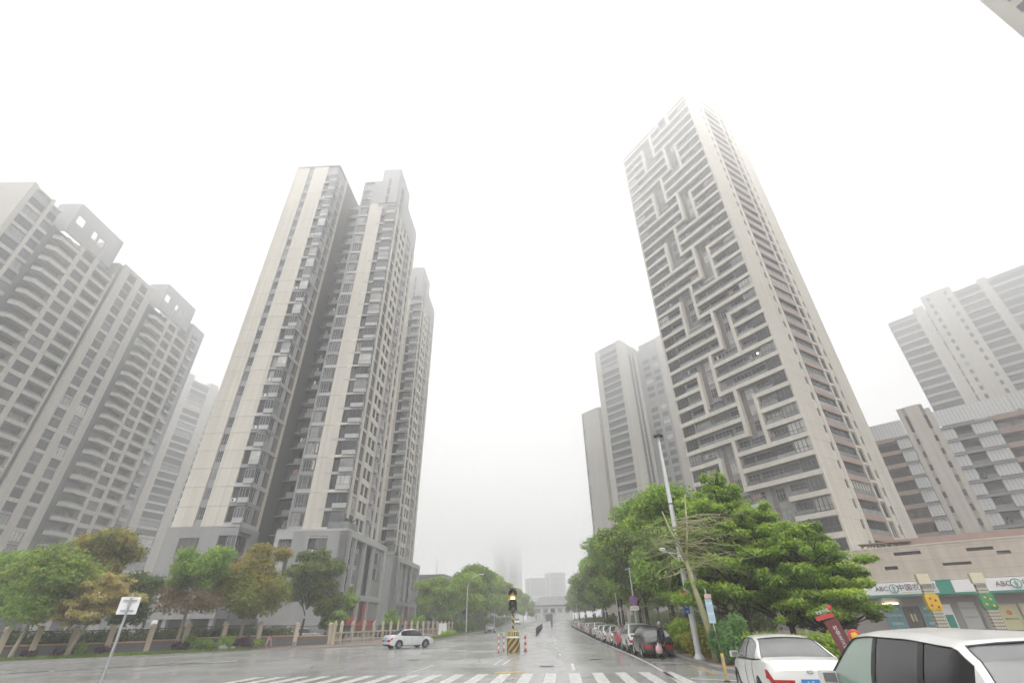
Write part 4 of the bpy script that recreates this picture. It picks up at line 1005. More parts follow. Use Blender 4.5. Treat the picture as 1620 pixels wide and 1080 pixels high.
# ------------------------------------------------------------------ lamps and signs
LAMPW = mat('lamp_post_paint', (0.56, 0.57, 0.57), 0.4, 0.1, 2.0, streak=.1); BLUE = mat('sign_blue', (0.03, 0.12, 0.42), 0.4, 0.05, 2.0); RED = mat('sign_red', (0.50, 0.05, 0.05), 0.4, 0.08, 2.0); BANNER = mat('banner_blue', (0.33, 0.47, 0.56), 0.5, 0.15, 2.0)
def tall_lamp():
    R = thing('lamp_post', 'tall white lamp post with twin floodlights and a red and blue plate', 'lamp post', (9.05, 27.7, .13), D2R(-10))
    MB().lathe([(.16, 0), (.155, 4), (.12, 8), (.075, 11.4)], LAMPW, 14).build('pole', R); MB().lathe([(.26, 0), (.26, .05), (.17, .25)], LAMPW, 12).build('base', R)
    q = MB()
    for sx in (-1, 1):
        M = Matrix.Translation((sx * .14, -.05, 11.55)) @ Matrix.Rotation(D2R(28), 4, 'X') @ Matrix.Rotation(D2R(18 * sx), 4, 'Y')
        h = MB(); h.box(-.13, .13, -.24, .24, -.09, .09, BLACK, M); h.box(-.11, .11, -.2, .2, -.1, -.092, GALV, M); h.build('floodlight', R)
    q.tube([(0, 0, 4.75), (-.95, 0, 4.95)], .035, LAMPW); q.tube([(0, 0, 4.3), (-.6, 0, 4.88)], .025, LAMPW); q.build('camera_arm', R)
    c = MB(); c.box(-1.05, -.75, -.08, .08, 4.98, 5.12, PLASTW); c.build('camera', R)
    c = MB(); c.box(.18, .62, -.12, .12, 3.35, 4.15, PALEG); c.build('control_box', R)
    MB().box(-.34, -.08, -.2, -.17, 2.62, 3.0, RED).build('sign_plate', R); b = MB(); b.box(-.35, -.07, -.2, -.17, 1.95, 2.6, BLUE); b.build('sign_plate', R)
    text('lettering', '禁停', .12, SIGNW, R, Matrix.Translation((-.21, -.215, 2.81)) @ UP, .004); text('lettering', '停\n车', .18, SIGNW, R, Matrix.Translation((-.21, -.215, 2.36)) @ UP, .004); text('lettering', '→', .2, SIGNW, R, Matrix.Translation((-.21, -.215, 2.05)) @ UP, .004)
    q = MB()
    for z in (5.9, 6.1, 7.4): q.lathe([(.15, z), (.15, z + .05)], BLACK, 12)
    q.build('strap', R)
tall_lamp()
def street_lamp(label, x, y, h, arm, side, group='curved street lamps along the road'):
    R = thing('street_lamp', label, 'street lamp', (x, y, gz(y) + .13), 0, group)
    MB().lathe([(.11, 0), (.08, h * .75)], LAMPW, 10).build('pole', R)
    pts = [(0, 0, h * .74)] + [(side * arm * (1 - math.cos(t * 1.35)), 0, h * .75 + h * .25 * math.sin(t * 1.35) / math.sin(1.35)) for t in (.25, .5, .75, 1.0)]
    MB().tube(pts, [.08, .07, .06, .05, .045], LAMPW).build('arm', R)
    e = Vector(pts[-1]); MB().box(e.x - .05, e.x + side * .75, -.14, .14, e.z - .06, e.z + .06, PLASTW).build('lamp_head', R) if side > 0 else MB().box(e.x - .75, e.x + .05, -.14, .14, e.z - .06, e.z + .06, PLASTW).build('lamp_head', R)
street_lamp('white street lamp with curved arm before the dense trees left of the street', -9.05, 96.5, 9.3, 2.9, 1)
street_lamp('hazy street lamp with curved arm in the right hand row of trees', 17.0, 150, 9.3, 3.2, -1)
street_lamp('farther left street lamp whose arm shows out of the trees behind', -5.6, 134, 9.5, 2.8, 1)
def no_parking():
    R = thing('no_parking_sign', 'round blue and red no parking sign on a white pole among the parked cars', 'road sign', (8.75, 39.4, .13), D2R(-12))
    MB().lathe([(.05, 0), (.045, 5.2)], LAMPW, 10).build('pole', R); MB().tube([(-.35, 0, 5.05), (0, 0, 5.15), (.3, 0, 5.1)], .025, LAMPW).build('cross_arm', R)
    q = MB().lathe([(.30, 0), (.30, .02)], RED, 28).build('rim', R); q.matrix_local = Matrix.Translation((0, -.07, 3.0)) @ UP
    q = MB().lathe([(.23, 0), (.23, .006)], BLUE, 28).build('disc', R); q.matrix_local = Matrix.Translation((0, -.092, 3.0)) @ UP
    for s in (1,): b = MB().box(-.235, .235, -.025, .025, 0, .004, RED).build('bar', R); b.matrix_local = Matrix.Translation((0, -.1, 3.0)) @ UP @ Matrix.Rotation(D2R(-45), 4, 'Z')
    MB().box(-.32, .32, -.08, -.06, 2.35, 2.62, SIGNW).build('plate', R); text('lettering', '违停拖车', .14, RED, R, Matrix.Translation((0, -.083, 2.485)) @ UP, .003)
no_parking()
R = thing('pole', 'thin bare white pole between the parked white cars and the trees', 'pole', (9.75, 51.5, .13)); MB().lathe([(.05, 0), (.04, 4.0)], LAMPW, 8).build('shaft', R); MB().lathe([(.06, 4.0), (.03, 4.06)], LAMPW, 8).build('cap', R)
def back_sign():
    R = thing('road_sign', 'back of a square white sign on a leaning grey post, front left', 'road sign', (-14.45, 19.6, 0), D2R(28))
    MB().lathe([(.045, 0), (.045, 2.95)], GALV, 10).build('post', R)
    MB().box(-.30, .30, -.10, -.075, 2.28, 2.84, SIGNW).build('plate', R)
    for z in (2.37, 2.70): MB().box(-.2, .2, -.135, -.105, z, z + .05, GALV).build('bracket', R)
    MB().lathe([(.04, 2.3), (.04, 2.82)], GALV, 10, c=(0, -.14, 0)).build('stiffener', R)
back_sign()
def banner_post():
    R = thing('banner_post', 'thin post with a pale blue banner in front of the bare tree', 'banner', (8.95, 24.6, .13), D2R(-18))
    MB().tube([(.1, 0, 0), (0, 0, 1.5), (-.06, 0, 2.9)], .025, LAMPW).build('post', R); MB().box(-.16, .14, -.05, -.02, 1.55, 2.5, BANNER).build('banner', R); MB().box(-.15, .15, -.09, .03, 2.52, 2.7, mat('banner_cap', (.5, .38, .33), .6)).build('cap', R)
    for z, t in ((2.35, '文明'), (1.95, '城市'), (1.62, '你我')): text('lettering', t, .17, SIGNW, R, Matrix.Translation((-.01, -.055, z - .05)) @ UP @ Matrix.Scale(.75, 4), .003)
banner_post()
MAROON = mat('maroon_board', (0.13, 0.03, 0.03), 0.45, 0.1, 2.0); YEL = mat('ornament_yellow', (0.62, 0.43, 0.03), 0.45, 0.1, 2.0); CREAM = mat('lamp_cream', (0.60, 0.56, 0.42), 0.5, 0.05, 2.0); GRN = mat('ornament_green', (0.06, 0.25, 0.12), 0.45, 0.25, 3.0)
def sculpture():
    R = thing('sign_sculpture', 'leaning maroon sign board with white characters and a red and yellow ornament', 'sign', (12.3, 20.4, .14), D2R(-30)); R.scale = (.8, .8, .8)
    M = Matrix.Rotation(D2R(-14), 4, 'Y'); M = Matrix.Rotation(D2R(-13), 4, 'Y')
    q = MB(); q.prism([(-.3, -.12), (.3, -.12), (.3, .12), (-.3, .12)], .3, 2.05, MAROON, M); q.build('board', R); MB().box(-.3, .7, -.3, .3, -.2, .32, MAROON).build('plinth', R)
    text('lettering', '社\n会\n主\n义\n核\n心', .2, SIGNW, R, M @ Matrix.Translation((0.02, -.125, 1.2)) @ UP, .004)
    q = MB(); q.lathe([(.05, 0), (.22, .02), (.27, .06), (.22, .1), (.05, .12)], RED, 18); o = q.build('disc', R); o.matrix_local = Matrix.Translation((.30, -.2, 1.35)) @ UP
    q = MB(); q.lathe([(.02, 0), (.17, .02), (.02, .05)], YEL, 5); o = q.build('flower', R); o.matrix_local = Matrix.Translation((.30, -.33, 1.35)) @ UP
    q = MB(); q.lathe([(.04, 0), (.2, .03), (.04, .08)], YEL, 14); o = q.build('disc', R); o.matrix_local = Matrix.Translation((.42, -.24, .9)) @ UP
    MB().box(-.55, .25, -.14, .1, 2.12, 2.3, RED, M).build('header', R); text('lettering', '平安社区', .16, SIGNW, R, M @ Matrix.Translation((-.15, -.15, 2.42)) @ UP, .02)
    q = MB().lathe([(.02, 0), (.13, .03), (.02, .06)], RED, 5).build('star', R); q.matrix_local = Matrix.Translation((-.35, -.1, 2.5)) @ UP
sculpture()
def lamp_column(label, az_, m, loc):
    R = thing('lamp_column', label, 'lamp column', (loc[0], loc[1], .14), D2R(-az_ + 12), 'ornamental lamp columns before the bank')
    q = MB(); q.box(-.24, .24, -.24, .24, 0, 3.25, MIDG); q.build('shaft', R)
    q = MB()
    for i in range(4):
        for k in range(18):
            z = .15 + k * .165
            if 1.95 < z < 2.75: continue
            q.box(-.21 + i * .115, -.135 + i * .115, -.26, -.235, z, z + .1, CREAM); q.box(-.26, -.235, -.21 + i * .115, -.135 + i * .115, z, z + .1, CREAM)
    o = q.build('lattice', R); o['kind'] = 'stuff'
    q = MB(); q.prism([(-.32, -.3), (.32, -.3), (.32, .3), (-.32, .3)], 2.0, 2.7, m); q.prism([(-.27, -.27), (.27, -.27), (.27, .27), (-.27, .27)], 2.7, 2.78, m); q.prism([(-.27, -.27), (.27, -.27), (.27, .27), (-.27, .27)], 1.92, 2.0, m); q.build('ornament', R)
    for i, (x, z) in enumerate(((-.15, 2.2), (.12, 2.45), (-.1, 2.55), (.15, 2.12))): o = MB().lathe([(.01, 0), (.07, .01), (.01, .03)], RED if m is YEL else YEL, 6).build('flower', R); o.matrix_local = Matrix.Translation((x, -.31, z)) @ UP
    MB().box(-.3, .3, -.3, .3, 3.3, 3.85, CREAM).build('lamp_box', R)
lamp_column('cream topped lattice column with a yellow flowered panel before the bank', 38.1, YEL, E_(38.1, 40))
lamp_column('cream topped lattice column with a green panel, nearer the right edge', 41.6, GRN, E_(41.6, 42))
# ------------------------------------------------------------------ vegetation
def leafmat(name, c1, c2, c3, tr=0.5):
    """Leaves: three hues mixed leaf by leaf, partly see-through to light, slightly wet."""
    m = bpy.data.materials.new(name); m.use_nodes = True; L = m.node_tree.links; n = m.node_tree.nodes; b = n['Principled BSDF']; out = [x for x in n if x.type == 'OUTPUT_MATERIAL'][0]
    g = N(m, 'ShaderNodeNewGeometry'); cr = N(m, 'ShaderNodeValToRGB'); e = cr.color_ramp.elements; e.new(.5)
    for el, p, c in zip(e, (0.0, .5, 1.0), (c1, c2, c3)): el.position = p; el.color = (*c, 1)
    nz = N(m, 'ShaderNodeTexNoise'); nz.inputs['Scale'].default_value = .55; nz.inputs['Detail'].default_value = 2; L.new(g.outputs['Position'], nz.inputs['Vector'])
    mx = N(m, 'ShaderNodeMix'); mx.data_type = 'FLOAT'; mx.inputs[0].default_value = .55; L.new(g.outputs['Random Per Island'], mx.inputs[2])
    r = N(m, 'ShaderNodeMapRange'); r.inputs[1].default_value = .3; r.inputs[2].default_value = .7; L.new(nz.outputs['Fac'], r.inputs[0]); L.new(r.outputs[0], mx.inputs[3])
    L.new(mx.outputs[0], cr.inputs[0]); L.new(cr.outputs[0], b.inputs['Base Color']); setin(b, 'Roughness', .5); setin(b, 'Specular IOR Level', .35)
    t = N(m, 'ShaderNodeBsdfTranslucent'); L.new(cr.outputs[0], t.inputs['Color']); ms = N(m, 'ShaderNodeMixShader'); ms.inputs[0].default_value = tr
    L.new(b.outputs[0], ms.inputs[1]); L.new(t.outputs[0], ms.inputs[2]); L.new(ms.outputs[0], out.inputs['Surface'])
    return m
GREENL = leafmat('leaves_green', (0.126, 0.231, 0.043), (0.238, 0.38, 0.07), (0.421, 0.569, 0.109)); LIMEL = leafmat('leaves_lime', (0.189, 0.316, 0.041), (0.353, 0.505, 0.069), (0.569, 0.708, 0.109)); DEEPL = leafmat('leaves_deep', (0.071, 0.125, 0.034), (0.127, 0.197, 0.049), (0.228, 0.297, 0.068))
OLIVEL = leafmat('leaves_olive', (0.125, 0.193, 0.035), (0.25, 0.283, 0.052), (0.459, 0.338, 0.085)); RUSTL = leafmat('leaves_rust', (0.189, 0.2, 0.044), (0.359, 0.305, 0.07), (0.59, 0.357, 0.112)); YELL = leafmat('leaves_yellow', (0.32, 0.29, 0.10), (0.52, 0.45, 0.17), (0.68, 0.56, 0.24)); TWIGL = leafmat('leaves_brown', (0.155, 0.118, 0.065), (0.237, 0.182, 0.101), (0.291, 0.237, 0.13)); BUSHL = leafmat('leaves_fern', (0.072, 0.169, 0.064), (0.142, 0.283, 0.098), (0.238, 0.386, 0.127)); YBUSH = leafmat('leaves_golden', (0.208, 0.221, 0.024), (0.364, 0.351, 0.042), (0.468, 0.429, 0.072)); PURPL = leafmat('leaves_purple', (0.056, 0.028, 0.042), (0.105, 0.056, 0.077), (0.14, 0.098, 0.105)); GRASSL = leafmat('grass_blades', (0.098, 0.176, 0.034), (0.176, 0.273, 0.05), (0.273, 0.37, 0.084))
BARK = mat('bark_grey', (0.15, 0.125, 0.10), 0.85, 0.3, 4.0, bump=.5); BARKP = mat('bark_pale', (0.27, 0.24, 0.18), 0.8, 0.25, 4.0, bump=.4); BARKG = mat('bark_mossy', (0.31, 0.30, 0.17), 0.85, 0.25, 3.0, bump=.4); BARKD = mat('bark_dark', (0.055, 0.045, 0.038), 0.9, 0.3, 4.0, bump=.4)
def leaves(clumps, n, size, seed, m, up=0.5, droop=0.0, name='crown', asp=0.55):
    """clumps: (x, y, z, rx, ry, rz, weight). Many bent leaf faces spread through the clumps, denser towards their skins."""
    r = np.random.default_rng(seed); C = np.array(clumps, float); w = C[:, 6] * np.cbrt(C[:, 3] * C[:, 4] * C[:, 5]) ** 2; w /= w.sum()
    k = r.choice(len(C), n, p=w); d = r.normal(size=(n, 3)); d /= np.linalg.norm(d, axis=1)[:, None]; rad = r.random(n) ** .38 * (1 + .12 * r.normal(size=n))
    P = C[k, :3] + d * C[k, 3:6] * rad[:, None]
    nr = d * .6 + r.normal(size=(n, 3)) * .55; nr[:, 2] += up; nr /= np.linalg.norm(nr, axis=1)[:, None]
    t = np.cross(nr, r.normal(size=(n, 3))); t /= np.linalg.norm(t, axis=1)[:, None]; b = np.cross(nr, t)
    s = size * (.55 + .8 * r.random(n))[:, None]
    A = P - t * s * .5; B = P + b * s * asp * .5 - nr * s * .05; D = P - b * s * asp * .5 - nr * s * .05; E = P + t * s * .55 - nr * s * (.1 + droop) ; E[:, 2] -= droop * s[:, 0]
    V = np.stack([A, B, E, D], 1).reshape(-1, 3); me = bpy.data.meshes.new(name)
    me.vertices.add(4 * n); me.vertices.foreach_set('co', V.ravel()); me.loops.add(4 * n); me.loops.foreach_set('vertex_index', np.arange(4 * n, dtype=np.int32))
    me.polygons.add(n); me.polygons.foreach_set('loop_start', np.arange(0, 4 * n, 4, dtype=np.int32)); me.polygons.foreach_set('loop_total', np.full(n, 4, np.int32)); me.update(calc_edges=True); me.materials.append(m)
    return me
def limb(mb, a, b, r0, r1, m, rng, bend=.12, n=4, k=6):
    a, b = Vector(a), Vector(b); l = (b - a).length; pts = []
    o = Vector((rng.uniform(-1, 1), rng.uniform(-1, 1), rng.uniform(-.2, .6))) * l * bend
    for i in range(n + 1): t = i / n; pts.append(a.lerp(b, t) + o * math.sin(math.pi * t))
    mb.tube(pts, [r0 + (r1 - r0) * i / n for i in range(n + 1)], m, k, cap=False)
def round_tree(seed, h, rad, base, leafm, bark, n, size, tr=.17, lean=(0, 0), clear=None, nc=16, flat=.75, sec=None):
    """Returns (trunk mesh, crown mesh, second crown mesh or None) for a tree of height h with a crown of uneven clumps above height base."""
    rng = random.Random(seed); cl = []; mb = MB(); zc = (h + base) / 2; hh = (h - base) / 2
    fork = Vector((lean[0] * .6, lean[1] * .6, base * .85))
    mb.tube([(0, 0, -.3), (lean[0] * .1, lean[1] * .1, base * .25), (lean[0] * .35, lean[1] * .35, base * .55), tuple(fork)], [tr * 1.35, tr, tr * .85, tr * .75], bark, 9, cap=False)
    for i in range(nc):
        a = i * 2.4 + rng.uniform(-.5, .5); t = rng.uniform(-.95, .92); rr = rad * math.sqrt(max(.05, 1 - t * t)) * rng.uniform(.35, .85)
        c = Vector((lean[0] + math.cos(a) * rr, lean[1] + math.sin(a) * rr, zc + t * hh * .82)); q = rad * rng.uniform(.26, .48)
        cl.append((*c, q * rng.uniform(.9, 1.3), q * rng.uniform(.9, 1.3), q * flat * rng.uniform(.7, 1.1), rng.uniform(.7, 1.3)))
        limb(mb, fork.lerp(Vector((lean[0], lean[1], zc)), rng.uniform(0, .6)), c, tr * .36, tr * .07, bark, rng)
    cl.append((lean[0], lean[1], zc, rad * .6, rad * .6, hh * .6, .5))
    s2 = None
    if sec: s2 = leaves([c for c in cl if c[2] > zc - hh * .1], int(n * .35), size, seed + 50, sec, .7)
    return mb.mesh('trunk', True), leaves(cl, n, size, seed, leafm), s2
def plant_tree(name, label, cat, loc, meshes, rot=0.0, sc=1.0, group=None):
    R = thing(name, label, cat, loc, rot, group); R.scale = (sc, sc, sc)
    link('trunk', meshes[0], R); link('crown', meshes[1], R)
    if meshes[2]: link('crown', meshes[2], R)
    return R
# left verge, from the picture's edge to the corner tower
plant_tree('street_tree', 'green leaved tree with a leaning pale trunk, first at the left edge', 'tree', (-35.9, 39.0, .15), round_tree(1, 7.4, 3.4, 2.6, GREENL, BARKP, 11000, .28, .14, (-.6, 1.2), nc=20, sec=OLIVEL))
plant_tree('street_tree', 'tall yellow green tree rising behind the flat yellow one', 'tree', (-38.6, 46.5, .2), round_tree(2, 9.9, 3.6, 3.2, OLIVEL, BARKP, 12500, .31, .16, (-.6, .3), sec=RUSTL))
plant_tree('street_tree', 'dark green bushy tree behind the fence, between yellow and two toned trees', 'tree', (-38.5, 52.5, .2), round_tree(22, 6.8, 2.8, 1.8, DEEPL, BARKD, 8000, .3, .14))
plant_tree('street_tree', 'deep green tree at the left edge behind the first one', 'tree', (-43.5, 43.5, .2), round_tree(23, 7.6, 3.2, 2.0, GREENL, BARKD, 9000, .3, .14))
def layered(seed, layers, leafm, bark, n, size, tr, trunk, thick=.28, per=13, sec=None, droop=.15):
    """Tree of flat tiers: layers = (x, y, z, radius)."""
    rng = random.Random(seed); mb = MB(); cl = []
    mb.tube(trunk, [tr * (1 - .5 * i / (len(trunk) - 1)) for i in range(len(trunk))], bark, 9, cap=False); T = [Vector(p) for p in trunk]
    for (x, y, z, r) in layers:
        st = min(T, key=lambda p: abs(p.z - (z - .9)))
        for i in range(per):
            a = i * 6.283 / per + rng.uniform(-.35, .35); rr = r * rng.uniform(.35, .92)
            c = Vector((x + math.cos(a) * rr, y + math.sin(a) * rr, z + rng.uniform(-.38, .38) - .12 * rr)); q = r * rng.uniform(.15, .33)
            cl.append((*c, q, q, thick * rng.uniform(.6, 1.2), rng.uniform(.8, 1.2))); limb(mb, st, c + Vector((0, 0, -.12)), tr * .28, tr * .06, bark, rng, .06)
        cl.append((x, y, z + .05, r * .4, r * .4, thick * 1.3, .45))
    s2 = leaves(cl, int(n * .45), size, seed + 70, sec, 1.3, droop) if sec else None
    if s2: s2.transform(Matrix.Translation((0, 0, .16)))
    return mb.mesh('trunk', True), leaves(cl, n, size, seed, leafm, 1.2, droop), s2
plant_tree('street_tree', 'low tree with flat spreading tiers of yellow leaves before the pillars', 'tree', (-33.6, 41.0, .15),
    layered(5, [(-1.5, .6, 2.7, 2.0), (1.2, -.4, 3.0, 1.8), (-.4, .5, 3.7, 2.6), (1.4, .8, 4.2, 2.4), (-.6, .2, 4.7, 2.0), (.8, .5, 5.1, 1.6)], YELL, BARKP, 9500, .25, .12, [(0, 0, -.2), (.2, .1, .9), (.5, .2, 2.0), (.6, .3, 3.4), (.5, .3, 4.8)], .2, sec=YELL))
plant_tree('street_tree', 'two toned tree, green on top and brown twigged below, behind the purple shrubs', 'tree', (-29.0, 46.4, .2), (lambda a, b: (a[0], a[1], b))(round_tree(6, 8.2, 2.9, 4.6, GREENL, BARKP, 9500, .29, .15, (-.1, .4), sec=None, nc=14),
    leaves([(math.cos(i * 1.3) * 1.7, math.sin(i * 1.3) * 1.5, 3.4 + .3 * (i % 4), 1.1, 1.1, .8, 1) for i in range(10)], 5000, .22, 66, TWIGL)))
plant_tree('street_tree', 'round rust and olive crowned tree with a straight pale trunk, before the corner tower', 'tree', (-26.0, 51.0, .2), (lambda a, b: (a[0], a[1], a[2]))(round_tree(7, 9.6, 3.7, 2.5, OLIVEL, BARKP, 16000, .31, .19, (-.4, .6), nc=22, sec=RUSTL), 0))
plant_tree('street_tree', 'dark olive tree behind the fence, right of the rust crowned one', 'tree', (-24.2, 60.5, .2), round_tree(8, 9.8, 3.0, 2.8, DEEPL, BARKD, 11500, .31, .16, (.2, 0), sec=OLIVEL))
plant_tree('street_tree', 'narrow dark tree inside the fence at the foot of the grey podium', 'tree', (-21.8, 61.6, .2), round_tree(9, 6.6, 2.0, 1.2, DEEPL, BARKD, 6500, .3, .12, sec=OLIVEL))
plant_tree('young_tree', 'small broad leaved tree in front of the red panels', 'tree', (-21.2, 66.2, .2), round_tree(10, 6.0, 1.4, 3.2, GREENL, BARKD, 1600, .45, .09, nc=8))
for x, y, s, lab in ((-17.6, 74.5, 1.5, 'round green shrub behind the balustrade between the two towers'), (-15.6, 84.0, 1.3, 'green shrub behind the far half of the balustrade'), (-20.4, 60.6, 1.3, 'leafy shrub behind the pillar at the fence corner')):
    plant_tree('shrub', lab, 'shrub', (x, y, .2), round_tree(int(x * 7) % 97, 2.5 * s, 1.1 * s, .5, GREENL, BARKD, 1800, .34, .06, nc=9))
# dense rows along both kerbs, three shapes shared by each row
ROW_L = [round_tree(30 + i, 12.5, 4.2, 2.2, (GREENL, LIMEL, GREENL)[i], BARK, 15000, .42, .2, nc=24, sec=LIMEL) for i in range(3)]
LP = [(-13.6, 101, .74, 'loose tree with bare dark trunk beyond the white cabinet'), (-10.6, 108, .92, 'bright green tree just behind the curved street lamp'), (-8.9, 118, 1.06, 'tallest bright green tree of the left row'), (-8.6, 130, 1.08, 'left row tree behind the tallest one'), (-7.0, 146, 1.08, 'left row tree halfway down the street'), (-5.6, 163, 1.05, 'hazy left row tree past the halfway one'),
      (-3.4, 186, 1.0, 'grey green left row tree near the street end'), (-.8, 208, .98, 'pale grey tree second from the end of the left row'), (2.8, 226, .86, 'faint grey tree at the end of the left row'), (6.5, 236, .62, 'small faint tree left of the white gatehouse'), (-17.5, 110, .85, 'low green tree behind the loose one, beside the far tower'), (-20, 122, .8, 'low tree in front of the grey school building')]
for i, (x, y, s, lab) in enumerate(LP):
    plant_tree('street_tree', lab, 'tree', (x, y, gz(y)), ROW_L[i % 3], i * 1.9, s, 'trees along the left kerb')
ROW_R = [round_tree(40 + i, 12.6, 3.9, 3.3, (GREENL, GREENL, DEEPL)[i], BARKD, 17000, .35, .19, nc=26, sec=(LIMEL, GREENL, LIMEL)[i]) for i in range(3)]
RP = [(36, .86, 'trimmed dark tree nearest behind the tall lamp post'), (43, .98, 'large dense tree left of the tall lamp post'), (51, 1.0, 'third dense tree of the right row, behind the no parking sign'), (59, 1.02, 'fourth tree of the right row, above the red car'), (68, 1.02, 'fifth tree of the right row'), (77, 1.0, 'sixth tree of the right row'), (87, 1.0, 'seventh tree of the right row'), (98, 1.02, 'eighth tree of the right row, starting to haze'),
      (110, 1.0, 'ninth tree of the right row, slightly hazy'), (123, 1.0, 'tenth tree of the right row, hazy'), (137, .98, 'eleventh tree of the right row, hazy'), (152, .95, 'twelfth tree of the right row, grey with haze'), (168, .92, 'thirteenth tree of the right row, grey with haze'), (185, .9, 'last but one tree of the right row'), (203, .85, 'last faint tree of the right row')]
for i, (y, s, lab) in enumerate(RP):
    plant_tree('street_tree', lab, 'tree', (11.4 + .063 * (y - 30) + (.4 if i % 2 else -.3), y, gz(y) + .13), ROW_R[i % 3], i * 2.3, s, 'trees along the right kerb')
for i, (x, y, s) in enumerate(((19, 44, .95), (20.5, 54, 1.0), (21, 66, .95), (23, 80, .95), (25.5, 96, .95), (27, 114, .9))):
    plant_tree('street_tree', ['dark tree filling in behind the trimmed one on the right', 'second dark tree of the back row on the right', 'third dark tree of the back row on the right', 'fourth dark tree of the back row on the right', 'fifth tree of the back row on the right, hazy', 'sixth tree of the back row on the right, hazy'][i], 'tree', (x, y, .13), ROW_R[2 - i % 3], i * 1.1, s, 'second row of trees on the right')
# broad tiered trees on the corner
TR1 = layered(60, [(-1.2, .2, 3.0, 2.3), (1.6, .4, 3.2, 2.3), (-.6, .3, 4.3, 2.7), (1.2, -.2, 4.9, 2.5), (-.9, .4, 5.7, 2.4), (.8, .1, 6.4, 2.2), (-.4, .2, 7.2, 1.9), (.5, 0, 7.9, 1.4), (0, 0, 8.5, .8)], GREENL, BARKD, 21000, .19, .16, [(0, 0, -.2), (.05, 0, 1.5), (0, .1, 3), (.1, 0, 5), (0, 0, 8.2)], .20, sec=LIMEL)
TR2 = layered(61, [(-1.6, .2, 2.6, 2.0), (1.5, .2, 2.4, 2.2), (0, .3, 3.4, 2.6), (1.5, -.1, 4.1, 2.2), (-1.2, .2, 4.6, 2.2), (.4, .1, 5.4, 2.0), (1.0, .1, 6.0, 1.4), (.2, 0, 6.5, .9)], GREENL, BARKD, 18000, .19, .15, [(0, 0, -.2), (.2, 0, 1.2), (.3, .1, 2.6), (.2, 0, 4.4), (.3, 0, 6.2)], .19, sec=LIMEL)
TR3 = layered(62, [(-.8, .1, 2.0, 1.5), (.9, .1, 2.2, 1.6), (0, .2, 3.0, 1.9), (.7, -.1, 3.8, 1.7), (-.6, .2, 4.5, 1.6), (.3, 0, 5.2, 1.2), (.1, 0, 5.8, .7)], DEEPL, BARKD, 17000, .185, .13, [(0, 0, -.2), (.1, 0, 1.2), (0, .1, 2.6), (.1, 0, 5.4)], .3, sec=GREENL)
plant_tree('tiered_tree', 'tallest bright green tiered tree on the right hand corner', 'tree', (11.6, 27.2, .14), TR1, .3, 1.0)
plant_tree('tiered_tree', 'bright green tiered tree just right of the tallest one', 'tree', (13.9, 27.4, .14), TR2, 1.1, 1.06)
plant_tree('tiered_tree', 'lower spreading tiered tree above the hedge', 'tree', (14.6, 25.2, .14), TR2, 3.6, .86)
plant_tree('tiered_tree', 'dark drooping tree at the right end of the corner planting, before the bank', 'tree', (15.7, 26.4, .14), TR3, .4, .95)
plant_tree('tiered_tree', 'tiered tree filling in behind the tallest one', 'tree', (12.6, 32.0, .14), TR1, 2.2, 1.0)
def bare_tree():
    R = thing('bare_tree', 'leafless mossy tree with long spraying branches beside the tall lamp post', 'tree', (9.05, 25.3, .14)); rng = random.Random(5); mb = MB()
    tr = [(.0, 0, -.2), (-.1, .05, 1.4), (-.35, .1, 2.9), (-.5, .1, 4.2)]; mb.tube(tr, [.17, .15, .13, .11], BARKG, 9)
    mb.tube([(-.5, .1, 4.2), (-.95, .1, 5.4), (-1.25, .2, 6.6)], [.085, .06, .03], BARKG, 7); mb.tube([(-.5, .1, 4.2), (-.15, .1, 5.6), (0.1, .1, 7.4)], [.08, .06, .03], BARKG, 7)
    trunk = mb.build('trunk', R, smooth=True)
    q = MB()
    for i in range(74):
        side = 1 if rng.random() < .66 else -1; z0 = rng.uniform(3.6, 6.2); x0 = -.5 + rng.uniform(-.35, .2); l = rng.uniform(1.4, 3.9) * (1 if side > 0 else .8); a = rng.uniform(-.9, .9); up = rng.uniform(-.18, .55)
        d = Vector((side * math.cos(a), math.sin(a), up)); pts = []; w = Vector((rng.uniform(-.15, .15), rng.uniform(-.15, .15), rng.uniform(-.1, .1)))
        for k in range(6): t = k / 5; pts.append(Vector((x0, .1, z0)) + d * l * t + Vector((0, 0, -.35 * l * t * t * rng.uniform(.5, 1.0))) + w * math.sin(t * 5) * .6)
        r0 = rng.uniform(.012, .03); q.tube(pts, [r0 * (1 - .75 * k / 5) for k in range(6)], BARKG, 4, cap=False)
        for j in range(rng.randint(1, 3)):
            p = pts[rng.randint(2, 4)]; e = p + Vector((side * rng.uniform(.2, .9), rng.uniform(-.5, .5), rng.uniform(-.5, .45))); q.tube([p, (p + e) / 2 + Vector((0, 0, .06)), e], [.009, .006, .004], BARKG, 3, cap=False)
    q.build('branch', R)
    link('moss', leaves([(-.5, .1, 4.6, .5, .4, .7, 1)], 90, .14, 4, OLIVEL), R)
bare_tree()
def shrub(name, label, loc, rad, h, n, size, m, seed, cat='shrub', group=None, asp=.5, up=.3):
    rng = random.Random(seed); cl = [(rng.uniform(-.6, .6) * rad, rng.uniform(-.6, .6) * rad, h * rng.uniform(.3, .75), rad * rng.uniform(.35, .6), rad * rng.uniform(.35, .6), h * rng.uniform(.2, .32), 1) for _ in range(9)]
    R = thing(name, label, cat, loc, 0, group); link('foliage', leaves(cl, n, size, seed, m, up, .1, 'foliage', asp), R)
    mb = MB()
    for i in range(6): limb(mb, (0, 0, -.1), cl[i][:3], .025, .008, BARK, rng, .1, 3, 4)
    mb.build('stem', R); return R
shrub('shrub', 'feathery deep green bush on the kerb under the bare tree', (9.55, 24.4, .14), 1.15, 2.0, 5200, .26, BUSHL, 81, asp=.25)
